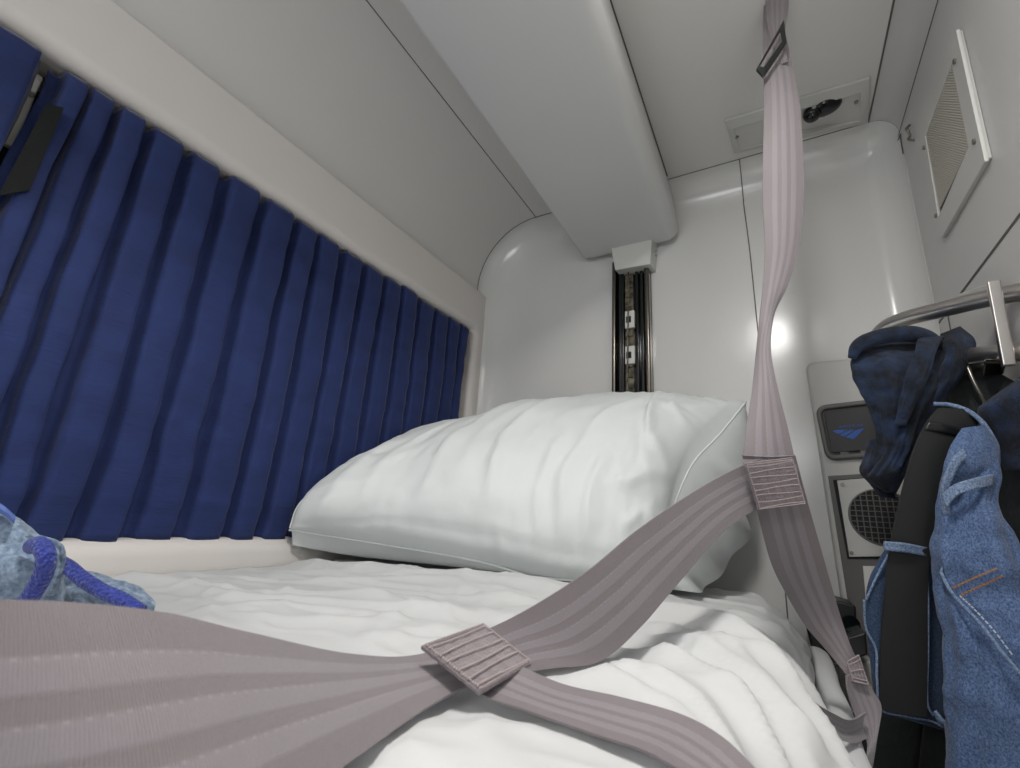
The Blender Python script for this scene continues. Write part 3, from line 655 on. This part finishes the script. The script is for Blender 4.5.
# black latch mechanism beside the bunk
lt = thing('bunk_latch', (0.10, 0.93, -0.25), 'black plastic latch block low on the end wall between bunk edge and jeans', 'latch')
def pq(pxs, y, d, mat, nm, bev=0.003):
    g = G().prism([PY(a, b, y) for a, b in pxs], (0, d, 0)); return mk(nm, g.v, g.f, mat, lt, bevel=bev)
pq([(836, 600), (856, 606), (858, 640), (842, 645), (834, 628)], 0.95, 0.08, M_black, 'upper_block')
pq([(806, 628), (822, 634), (846, 650), (848, 668), (826, 664), (812, 650)], 0.93, 0.10, M_gloss, 'lower_block')
pq([(838, 640), (866, 632), (868, 655), (842, 662)], 0.91, 0.11, M_black, 'catch')
mk('release_button', *(lambda g: (g.v, g.f))(G().disc(PY(851, 624, 0.944), (0, 1, 0), 0.012, 0.01, 18)), M_gloss, lt, smooth=True, auto=40)
# dull console foot under the latch
g = G().prism([PY(a, b, 0.99) for a, b in [(838, 668), (872, 660), (880, 768), (880, 900), (835, 900)]], (0, 0.04, 0))
mk('console_foot', g.v, g.f, M_plate, cons, bevel=0.004)

# ================================================================ CEILING LIGHT PLATE, VENT, CLIP, LAMP
rlp = thing('reading_light', (0.1, 0.93, H), 'recessed reading light with black eyeball in a grey ceiling plate', 'reading light')
cq = [PZ(a, b, H-0.003)[:2] for a, b in ((725, 120), (870, 77), (868, 122), (735, 153))]
q0 = np.array([cq[0], cq[1], cq[2], cq[3]])
def bq(u, v): return (1-u)*(1-v)*q0[3]+u*(1-v)*q0[2]+u*v*q0[1]+(1-u)*v*q0[0]
def zring(o_, i_, z0, z1, zi): 
    n = len(o_); v = [(x, y, H-0.0005) for x, y in o_]+[(x, y, z0) for x, y in o_]+[(x, y, z1) for x, y in i_]+[(x, y, zi) for x, y in i_]
    return v, gridf(4, n, True)
O = [bq(0, 0), bq(1, 0), bq(1, 1), bq(0, 1)]; I = [bq(.05, .16), bq(.94, .16), bq(.94, .80), bq(.05, .80)]
mk('plate_rim', *zring(O, I, H-0.006, H-0.012, H-0.001), M_plate, rlp, bevel=0.001)
g = G().add([(*bq(.05, .16), H-0.010), (*bq(.05, .8), H-0.010), (*bq(.30, .8), H-0.010), (*bq(.22, .16), H-0.010), (*bq(.94, .16), H-0.010), (*bq(.94, .8), H-0.010), (*bq(.72, .8), H-0.002), (*bq(.72, .16), H-0.002), (*bq(.42, .8), H-0.001), (*bq(.42, .16), H-0.001)],
            [(0, 1, 2, 3), (3, 2, 8, 9), (9, 8, 6, 7), (7, 6, 5, 4)])
mk('scooped_plate', g.v, g.f, M_plate, rlp)
for q in ((737, 138), (856.5, 103)):
    g = G().disc(PZ(*q, H-0.0135), (0, 0, 1), 0.0035, 0.003, 14); mk('screw', g.v, g.f, M_screw, rlp)
def sph(c, r, n=20, m=12, sc=(1, 1, 1)):
    v = []; 
    for i in range(m+1):
        for j in range(n): a = PI*i/m; b = 2*PI*j/n; v.append((c[0]+sc[0]*r*math.sin(a)*math.cos(b), c[1]+sc[1]*r*math.sin(a)*math.sin(b), c[2]+sc[2]*r*math.cos(a)))
    return v, gridf(m+1, n, True)
bc = PZ(824, 106, H-0.004); v, f = sph(bc, 0.030, sc=(1.0, 0.8, 0.5)); mk('socket_ring', v, f, M_gloss, rlp, smooth=True)
bc = PZ(812, 114, H-0.014); v, f = sph(bc, 0.016); mk('eyeball', v, f, M_gloss, rlp, smooth=True)
v, f = sph(PZ(814, 107, H-0.026), 0.0035, 10, 8); mk('lens', v, f, pb('lens_glass', (0.35, 0.33, 0.3), 0.15), rlp, smooth=True)

# louvred vent on the side wall: pixel corners put on the wall plane
vt = thing('air_vent', (XR, 0.8, 0.47), 'square pale ventilation grille with a raised frame screwed high on the right wall', 'vent')
xv = XR-0.006
vo = [PX(a, b, xv) for a, b in ((957, 31), (986, 159), (941, 239), (916, 128))]
vi = [PX(a, b, xv) for a, b in ((951, 64), (968, 147), (938, 217), (925, 136))]
v = [p+np.array([0.0055, 0, 0]) for p in vo]+vo+vi+[p+np.array([0.004, 0, 0]) for p in vi]
mk('vent_frame', v, gridf(4, 4, True), M_plate, vt, bevel=0.0015)
# wedge lip along the near side
a, b = PX(958, 29, xv), PX(987, 161, xv)
d = np.array([-0.002, 0, 0]); n1 = np.array([0, 0.0015, 0])
g = G().prism([a+[0.002, 0, 0], a+d, a+d+n1, a+[0.002, 0, 0]+n1], b-a); mk('frame_lip', g.v, g.f, M_white, vt, bevel=0.001)
g = G(); vi = [np.array(p) for p in vi]
o3, e1, e3 = vi[0], vi[1]-vi[0], vi[3]-vi[0]
for i in range(1, 60):                       # slanting rows of slits, clipped to the opening (a, b run along its two sides)
    c = i/30.0
    p_, q_ = ((c, 0.0), (0.0, c)) if c <= 1 else ((1.0, c-1), (c-1, 1.0))
    P_, Q_ = o3+e1*p_[0]+e3*p_[1]+[0.002, 0, 0], o3+e1*q_[0]+e3*q_[1]+[0.002, 0, 0]
    if np.linalg.norm(Q_-P_) < 0.004: continue
    h = (e1+e3)/30*0.24
    g.prism([P_-h, P_+[-0.0012, 0, 0], P_+h, P_+[0.001, 0, 0]], Q_-P_)
mk('louvre_blades', g.v, g.f, pb('vent_cream', (0.42, 0.40, 0.35), 0.5), vt)
g = G().prism([p+np.array([0.0042, 0, 0]) for p in vi], (0.0008, 0, 0)); mk('vent_back', g.v, g.f, pb('vent_back', (0.10, 0.09, 0.075), 0.8), vt)
for q in ((953, 62), (922.5, 148), (934.5, 216), (972.5, 142)):
    g = G().disc(PX(*q, xv-0.0025), (1, 0, 0), 0.0035, 0.004, 12); mk('screw', g.v, g.f, M_screw, vt)
pc = PX(910, 132, XR-0.004)
mk('wall_clip', *tube(cr([pc+np.array(d) for d in ((0.003, 0.006, 0.02), (-0.003, 0.004, 0.012), (-0.004, -0.004, 0.003), (0.0, 0.004, -0.004), (-0.003, 0.004, -0.012), (0.003, 0, -0.02))], 30), 0.0022, 8), M_screw, smooth=True,
   label='tiny metal wall clip left of the ventilation grille', cat='clip')
# ceiling lamp behind the camera (its reflection glints on the end wall)
la = thing('ceiling_lamp', (0.0, 0.03, H), 'rectangular ceiling lamp above the bunk, seen only in reflections', 'lamp')
g = G().box((-0.07, -0.085, H-0.022), (0.07, 0.145, H-0.0005)); mk('lamp_body', g.v, g.f, M_white, la, bevel=0.004)
g = G().box((-0.055, -0.07, H-0.025), (0.055, 0.13, H-0.0215)); mk('diffuser', g.v, g.f, M_em, la)

# ================================================================ SAFETY STRAPS
net = thing('safety_net', (0.06, 0.5, -0.2), 'mauve webbing safety strap net hung from the ceiling and lying across the bunk', 'safety straps')
def strap(name, top, bot, n=90, label=None, mat=M_strap, **kw):
    V, F, U = ribbon(top, bot, n, kw.pop('m', 8), kw.pop('th', 0.0016), **kw)
    return mk(name, V, F, mat, net, smooth=True, uv=U, auto=50, label=label)
# hanging strap, ceiling to upper junction, one half-twist
Lh = [(765, -14, .755), (763, 20, .74), (763, 50, .70), (764, 100, .655), (763, 160, .60), (763, 205, .575), (765, 250, .55), (763, 285, .535), (760, 315, .515), (756, 350, .49), (752, 390, .46), (746, 430, .44), (742, 470, .425)]
Rh = [(786, -14, .75), (783, 20, .735), (789, 50, .70), (799, 100, .64), (803, 160, .59), (803, 205, .565), (798, 250, .545), (788, 285, .53), (774, 315, .520), (771, 350, .485), (778, 390, .455), (788, 430, .435), (798, 475, .42)]
strap('hanging_strap', [K(*p) for p in Lh], [K(*p) for p in Rh], 120, sag=0.004)
# second layer doubled back to the buckle
strap('doubled_strap', [K(*p) for p in [(766, -14, .745), (766, 15, .73), (772, 45, .695), (776, 66, .68)]], [K(*p) for p in [(789, -14, .74), (788, 12, .72), (784, 40, .69), (788, 62, .67)]], 24)
# buckle
bpx = [(756, 71, .672), (785, 21, .700), (787, 40, .672), (764, 78, .655)]
o_ = [K(756, 71, .668), K(784, 20, .690), K(786.5, 43, .672), K(763, 78, .655)]
inn = [K(759, 67, .666), K(780, 31, .682), K(782, 42, .672), K(764, 68, .660)]
nb = np.cross(o_[1]-o_[0], o_[3]-o_[0]); nb /= np.linalg.norm(nb)
v = [p+nb*0.002 for p in o_]+[p-nb*0.002 for p in o_]+[p-nb*0.002 for p in inn]+[p+nb*0.002 for p in inn]
mk('slide_buckle', v, gridf(4, 4, True)+[(12, 13, 1, 0), (13, 14, 2, 1), (14, 15, 3, 2), (15, 12, 0, 3)], M_black, net, bevel=0.001, label='black metal slide buckle')
# strap from upper junction down to the bunk edge
Lb = [(742, 455, .428), (754, 500, .440), (770, 560, .455), (785, 592, .46), (805, 625, .46), (828, 652, .455), (847, 676, .445)]
Rb = [(795, 455, .422), (807, 500, .430), (824, 560, .445), (833, 592, .455), (842, 622, .46), (852, 650, .455), (862, 668, .452)]
strap('lower_strap', [K(*p) for p in Lb], [K(*p) for p in Rb], 70, sag=0.003)
# diagonal strap, from upper junction down across the bunk to the near left
strap('diagonal_strap', T_d, B_d, 160)
# branch strap lying on the sheet, lower junction to the lower right
strap('branch_strap', T_b, B_b, 90, sag=0.001)
# anchor loop beside the bunk
La = [(846, 676, .440), (848, 692, .435), (858, 722, .425), (868, 745, .41), (862, 780, .39)]
Ra = [(862, 668, .452), (872, 690, .45), (881, 708, .44), (876, 740, .42), (868, 790, .40)]
strap('anchor_strap', [K(*p) for p in La], [K(*p) for p in Ra], 40)
Lc = [(813, 702, .352), (832, 713, .362), (850, 720, .385), (866, 712, .42)]
Rc = [(816, 724, .345), (833, 736, .355), (852, 743, .378), (866, 738, .41)]
strap('cross_strap', [K(*p) for p in Lc], [K(*p) for p in Rc], 30, sag=0.003)
# stitched junction patches
def patch(name, corners, n=16, m=16, th=0.0022, rows=6, zig=False):
    a, b, c, d = [K(*q) for q in corners]     # a-b far edge, d-c near edge
    nrm = np.cross(b-a, d-a); nrm /= np.linalg.norm(nrm)
    if nrm@a > 0: nrm = -nrm                  # towards the viewer's side of the cloth
    V, F, U = ribbon([a+nrm*0.002, d+nrm*0.002], [b+nrm*0.002, c+nrm*0.002], n, m, th, wave=lambda l, u: 0.0003*math.sin(l*1400)+0.0002*math.sin(u*30))
    o = mk(name, V, F, M_patch, net, smooth=True, uv=U, auto=50)
    g = G()
    def P2(u, v): return (a*(1-u)*(1-v)+b*u*(1-v)+c*u*v+d*(1-u)*v)+nrm*0.0047
    for k in range(rows):
        v = (k+0.5)/rows
        for i in range(26):
            u = 0.04+0.92*i/26; dz = 0.018*math.sin(k*2.1+u*4)
            g.tube([P2(u, v+dz), P2(u+0.022, v+dz+0.012)], 0.00042, 5)
    for (u0, v0, u1, v1) in ((0.03, 0.03, 0.97, 0.03), (0.97, 0.03, 0.97, 0.97), (0.97, 0.97, 0.03, 0.97), (0.03, 0.97, 0.03, 0.03)):
        for i in range(24):
            t = i/24; s = (i+0.55)/24; g.tube([P2(u0+(u1-u0)*t, v0+(v1-v0)*t), P2(u0+(u1-u0)*s, v0+(v1-v0)*s)], 0.0005, 5)
    mk('stitching', g.v, g.f, M_stitch, o)
    return o
patch('stitched_patch', [(743, 463, .416), (791, 457, .412), (804, 503, .412), (757, 509, .416)], rows=8)
patch('stitched_patch', [(420, 650, .252), (481, 628, .282), (530, 667, .258), (478, 697, .238)], rows=6)
# stitched loop end
patch('stitched_patch', [(846, 662, .45), (858, 655, .45), (868, 686, .445), (852, 682, .44)], rows=3)

# ================================================================ RAIL, CLOTHES
rk = thing('grab_rail', (0.2, 0.6, 0.25), 'bent stainless steel rail loop bracketed to the right wall, clothes hanging on it', 'rail')
rp = [(1075, 285, .50), (1035, 290, .53), (990, 298, .57), (940, 310, .62), (905, 319, .66), (884, 329, .69), (875, 345, .70), (880, 362, .69), (900, 364, .67), (940, 360, .63), (975, 356, .58), (1010, 353, .54), (1075, 345, .49)]
pts = cr([K(*p) for p in rp], 110)
mk('rail_tube', *tube(pts, 0.0108, 18), M_steel, rk, smooth=True)
a, b = K(987, 281, .545), K(1003, 366, .525)
sd = K(1002, 279, .575)-K(994, 279, .545); 
wv = K(1008, 330, .55)-K(1000, 330, .55); dv_ = np.array([0.0, 0.045, 0.0])
wv = K(1001, 279, .54)-a
g = G().prism([a, a+wv, a+wv+dv_*0.15, a+dv_*0.15], b-a); mk('bracket', g.v, g.f, M_steel, rk, bevel=0.002, label='flat steel bracket joining the two bars')
wp = PX(985, 318, XR-0.004)
g = G().prism([PX(a_, b_, XR-0.004) for a_, b_ in ((952, 296), (992, 282), (1000, 345), (966, 362))], (0.0035, 0, 0)); mk('wall_plate', g.v, g.f, M_wallr, rk, bevel=0.003)
g = G().prism([K(984, 358, .545), K(1006, 358, .545), K(1003, 370, .565), K(982, 372, .57)], (0, 0, -0.006)); mk('bracket_foot', g.v, g.f, M_bsteel, rk, bevel=0.002)

def loft(name, secs, mat, parent=None, n=48, m=40, fold=0.006, ff=(3.0, 30), seed=0, power=2.0, zmin=None, **kw):
    """cloth body: secs = (left px, right px, depth, half thickness m); closed cross-sections"""
    kk = lambda s, i: s[2][i] if isinstance(s[2], tuple) else s[2]
    Lp = cr([K(s[0][0], s[0][1], kk(s, 0)) for s in secs], n); Rp = cr([K(s[1][0], s[1][1], kk(s, 1)) for s in secs], n)
    th = cr([[s[3], 0, 0] for s in secs], n)[:, 0]
    V = []
    for i in range(n):
        c = (Lp[i]+Rp[i])/2; h = (Rp[i]-Lp[i])/2; hw = np.linalg.norm(h)
        dn = c/np.linalg.norm(c)
        for j in range(m):
            a = 2*PI*j/m; ca, sa = math.cos(a), math.sin(a)
            e = 2.0/power; px = math.copysign(abs(ca)**e, ca); py = math.copysign(abs(sa)**e, sa)
            p = c+h*px+dn*th[i]*py
            f = fold*(0.7*fbm((px*ff[0]+seed, i/n*2.2, seed*1.3+py*0.8), 3)+0.5*fbm((p[0]*ff[1], p[1]*ff[1], p[2]*ff[1]+seed), 3))
            f *= min(1, 4*min(i+1, n-i)/n)
            q = p+(h/hw*px*0.6+dn*py)*f
            if zmin is not None: q[2] = max(q[2], zmin)
            V.append(q)
    F = gridf(n, m, True)+[tuple(range(m))[::-1], tuple(range((n-1)*m, n*m))]
    return mk(name, V, F, mat, parent, smooth=True, **kw)
def cord(name, pxs, r, mat, parent, n=40, k=8, **kw):
    return mk(name, *tube(cr([K(*p) for p in pxs], n), r, k), mat, parent, smooth=True, **kw)
def stitches(name, pxs, r, mat, parent, n=40, **kw):
    p = cr([K(*q) for q in pxs], n*3); g = G()
    for i in range(n-1): g.tube(p[i*3:i*3+3], r, 5)
    return mk(name, g.v, g.f, mat, parent, **kw)
# black coat behind, dark bag at the bottom
loft('black_coat', [((940, 362), (975, 362), (.68, .62), .012), ((930, 380), (1000, 372), (.68, .57), .018), ((935, 400), (1030, 395), (.68, .53), .020), ((940, 440), (1040, 440), (.67, .52), .020), ((940, 500), (1045, 500), (.66, .52), .020), ((938, 560), (1055, 560), (.65, .52), .020), ((930, 660), (1062, 660), (.64, .52), .020), ((915, 800), (1070, 800), (.63, .52), .02)], M_coat, fold=0.007, seed=3, power=2.6,
     label='black coat hanging behind the jeans at the right edge', cat='coat')
loft('navy_jacket', [((985, 402), (1055, 352), (.53, .47), .010), ((975, 412), (1060, 374), (.53, .46), .016), ((985, 430), (1065, 410), (.53, .46), .016), ((996, 452), (1070, 445), (.53, .46), .014), ((1004, 470), (1070, 470), (.53, .46), .01)], M_navy, fold=0.006, seed=8,
     label='dark navy jacket shoulder at the right edge above the black coat', cat='jacket')
loft('black_bag', [((858, 700), (950, 700), .66, .02), ((850, 722), (960, 716), .66, .03), ((846, 745), (970, 735), .66, .03), ((846, 790), (975, 790), .67, .03), ((850, 860), (975, 860), .68, .03)], M_coat, fold=0.008, seed=14,
     label='black bag below the belted denim waistband', cat='bag')
# thin metal hanger rod
cord('coat_hanger', [(963, 352, .60), (968, 368, .585), (975, 384, .575), (985, 402, .57), (992, 420, .57), (1003, 440, .57)], 0.0022, M_screw, None, label='thin metal hanger wire slanting down from the rail', cat='hanger')
# jeans
jn = thing('jeans', (0.16, 0.5, -0.3), 'blue denim jeans with belt loops and orange stitching hanging at the right', 'jeans')
loft('inner_denim', [((905, 528), (950, 524), .56, .006), ((889, 545), (955, 542), .555, .012), ((877, 562), (958, 562), .555, .014), ((866, 590), (960, 590), .55, .016), ((868, 645), (965, 640), .545, .016), ((876, 700), (962, 700), .54, .014), ((881, 712), (955, 734), .54, .006)], M_denimd, jn, fold=0.004, seed=21, power=2.6, label='dark inside of the waistband')
loft('trouser_leg', [((944, 468), (998, 452), (.520, .500), .014), ((938, 490), (1001, 478), (.515, .49), .018), ((934, 520), (996, 505), (.51, .482), .022), ((930, 552), (1010, 530), (.505, .47), .026), ((936, 600), (1030, 585), (.50, .455), .030), ((944, 650), (1050, 640), (.49, .435), .034), ((946, 700), (1065, 700), (.485, .425), .036), ((945, 770), (1075, 780), (.48, .42), .036), ((940, 840), (1080, 850), (.48, .42), .03)], M_denim, jn, n=80, m=60, fold=0.013, ff=(4, 30), seed=31, power=2.4)
loft('waistband_knot', [((962, 428), (985, 425), .512, .006), ((950, 446), (997, 442), .505, .014), ((944, 462), (1001, 460), .50, .018), ((942, 482), (999, 478), .498, .016), ((946, 500), (990, 496), .50, .010)], M_denim, jn, fold=0.006, seed=41)
V, F, U = ribbon([K(*p) for p in [(942, 494, .485), (955, 484, .478), (975, 478, .476), (993, 474, .485)]], [K(*p) for p in [(947, 508, .482), (958, 495, .475), (976, 489, .473), (992, 485, .482)]], 24, 6, 0.003); mk('waist_seam', V, F, M_deniml, jn, smooth=True)
V, F, U = ribbon([K(*p) for p in [(943, 516, .49), (941, 490, .488), (950, 462, .484), (962, 449, .484)]], [K(*p) for p in [(950, 514, .488), (949, 490, .486), (957, 468, .482), (967, 456, .482)]], 24, 4, 0.003); mk('waist_seam', V, F, M_deniml, jn, smooth=True)
V, F, U = ribbon([K(*p) for p in [(884, 541.5, .525), (904, 543, .518), (926, 547, .520)]], [K(*p) for p in [(884, 550, .525), (904, 552, .518), (926, 556, .520)]], 16, 4, 0.003, sag=0.001); mk('belt_loop', V, F, M_deniml, jn, smooth=True, label='pale denim belt loop over the black belt')
cord('waistband_edge', [(934, 404, .545), (950, 405, .54), (968, 411, .53), (982, 422, .52), (992, 437, .51), (997, 447, .508)], 0.0026, M_deniml, jn)
cord('hem_edge', [(864, 600, .54), (866, 628, .54), (876, 650, .535), (877, 680, .53), (881, 709, .53), (905, 716, .528), (930, 721, .528), (942, 727, .53)], 0.0013, M_deniml, jn, n=60)
cord('hem_edge', [(888, 555, .54), (876, 578, .54), (866, 600, .54)], 0.0012, M_deniml, jn)
cord('hem_edge', [(926, 560, .523), (928, 600, .52), (928, 650, .52), (927, 700, .52), (933, 716, .52)], 0.0012, M_deniml, jn)
V, F, U = ribbon([K(*p) for p in [(933, 712, .52), (940, 724, .515), (956, 733, .51)]], [K(*p) for p in [(936, 710, .518), (946, 722, .51), (958, 728, .505)]], 12, 2, 0.002); mk('hem_flap', V, F, M_deniml, jn, smooth=True)
# pocket seam band and orange stitching on the leg, laid just proud of the cloth
def on_leg(px, py, off=0.0): 
    return (px, py, 0)
legk = lambda x, y: 0.4705-0.00012*(y-560)
cord('pocket_seam', [(941, 572, 0.4825), (950, 590, 0.4690), (964, 606, 0.4540), (984, 628, 0.4380), (1002, 652, 0.4270), (1022, 676, 0.4170)], 0.0016, M_deniml, jn, n=40)
cord('pocket_seam', [(941, 572, .483), (946, 556, .485), (944, 535, .492)], 0.0012, M_deniml, jn, n=20)
for dy in (0, 7.5):
    stitches('orange_stitching', [(953+dy, 588+dy, .4640), (970+dy, 580+dy, .4480), (986+dy, 573+dy, .4380), (1000+dy*0.7, 567+dy, .4310)], 0.0009, M_thread, jn, 14)
stitches('pale_stitching', [(960, 596, 0.4560), (975, 610, 0.4445), (995, 632, 0.4295), (1016, 660, 0.4180)], 0.0007, M_wthread, jn, 16)
# belt
bt = mk('belt', *(lambda r: (r[0], r[1]))(ribbon([K(*p) for p in [(938, 408, .535), (926, 424, .53), (912, 455, .527), (900, 500, .527), (890, 545, .530), (884, 600, .53), (880, 660, .53), (879, 708, .53)]],
     [K(*p) for p in [(985, 412, .535), (970, 436, .527), (953, 470, .522), (940, 510, .520), (930, 550, .520), (927, 600, .52), (927, 650, .52), (926, 716, .52)]], 90, 8, 0.003, sag=0.003)), M_web, smooth=True, auto=50,
     label='wide black webbing belt threaded through the jeans loop', cat='belt')
V, F, U = ribbon([K(*p) for p in [(929, 421, .528), (945, 424, .524), (968, 431, .525)]], [K(*p) for p in [(924, 430, .528), (942, 433, .523), (963, 439, .524)]], 14, 3, 0.002)
mk('keeper', V, F, M_black, bt, smooth=True)
# navy garment draped over the rail loop
loft('knit_garment', [((868, 344), (968, 334), .635, .012), ((858, 352), (972, 342), .625, .030), ((852, 364), (966, 356), .615, .042), ((857, 382), (955, 376), .605, .042), ((868, 404), (942, 398), .595, .036), ((878, 430), (928, 424), .59, .028), ((880, 452), (918, 446), .585, .024), ((870, 468), (910, 466), .58, .020), ((866, 478), (904, 480), .58, .018), ((884, 492), (896, 494), .58, .010)],
     M_navy, n=70, m=64, fold=0.013, ff=(3.2, 26), seed=52, label='navy knit garment draped over the steel rail loop', cat='garment')

cap = bpy.data.objects['knit_garment']
cord('rolled_edge', [(852, 358, .605), (858, 346, .605), (876, 338, .605), (900, 334, .60), (924, 336, .598), (940, 344, .598)], np.interp(np.linspace(0, 1, 40), [0, .3, .7, 1], [.005, .010, .011, .006]), M_navy, cap, 40, 12)
loft('gathered_fold', [((918, 336), (944, 336), .596, .008), ((914, 350), (938, 350), .578, .010), ((908, 372), (930, 374), .570, .010), ((900, 400), (918, 402), .566, .008), ((894, 425), (906, 426), .565, .004)], M_navy, cap, n=40, m=30, fold=0.006, seed=63)
loft('gathered_fold', [((940, 334), (960, 326), .612, .010), ((942, 342), (973, 338), .60, .018), ((944, 356), (975, 352), .592, .022), ((936, 372), (968, 370), .59, .020), ((925, 392), (952, 392), .588, .016), ((915, 412), (940, 412), .588, .010)], M_navy, cap, n=40, m=30, fold=0.007, seed=57)
loft('gathered_fold', [((868, 440), (890, 436), .60, .010), ((862, 460), (886, 458), .595, .016), ((859, 472), (886, 476), .59, .016), ((870, 484), (892, 490), .588, .012), ((880, 497), (896, 499), .588, .006)], M_navy, cap, n=40, m=30, fold=0.006, seed=59)

# ================================================================ BLUE GARMENT AT THE LEFT
bz0 = -0.092
hd = thing('heather_garment', (-0.45, 0.2, bz0), 'crumpled heather blue garment with a bright blue drawcord beside the curtain', 'garment')
def clothmound(outline_top, mat, seed, parent, name):
    pass
loft('cloth_body', [((-60, 505), (-60, 660), .33, .05), ((-25, 500), (-25, 655), .33, .05), ((8, 512), (8, 650), .33, .045), ((30, 528), (32, 645), .33, .040), ((50, 545), (56, 640), .33, .034), ((60, 552), (66, 636), .33, .02)], M_heather, hd, n=60, m=50, fold=0.010, ff=(3, 40), seed=61, zmin=-0.088)
loft('cloth_body', [((40, 566), (44, 640), .35, .03), ((70, 572), (72, 640), .35, .03), ((95, 574), (95, 636), .35, .03), ((120, 580), (120, 632), .35, .026), ((142, 590), (140, 628), .345, .02), ((156, 603), (152, 620), .34, .008)], M_heather, hd, n=50, m=50, fold=0.010, ff=(3, 44), seed=71, zmin=-0.088)
loft('cloth_fold', [((24, 536), (38, 534), .30, .006), ((34, 546), (58, 541), .30, .008), ((44, 560), (64, 552), .30, .010), ((44, 575), (64, 570), .30, .010), ((36, 596), (54, 596), .30, .010)], M_heather, hd, fold=0.006, seed=81)
loft('cloth_trim', [((-30, 488), (-30, 500), .31, .01), ((0, 503), (0, 514), .31, .01), ((16, 516), (14, 524), .31, .006)], pb('trim_cloth', (0.10, 0.16, 0.42), 0.9), hd, n=20, m=20, fold=0.002, seed=5)
cord('drawcord', [(33, 546, .285), (40, 545, .275), (46, 556, .270), (44, 572, .270), (36, 588, .270), (24, 606, .270)], 0.0048, M_cord, hd, 60, 12, label='bright blue braided drawcord')
cord('drawcord', [(60, 562, .31), (68, 567, .30), (84, 580, .295), (104, 592, .290), (122, 600, .288), (140, 612, .285)], 0.0043, M_cord, hd, 60, 12, label='bright blue braided drawcord')
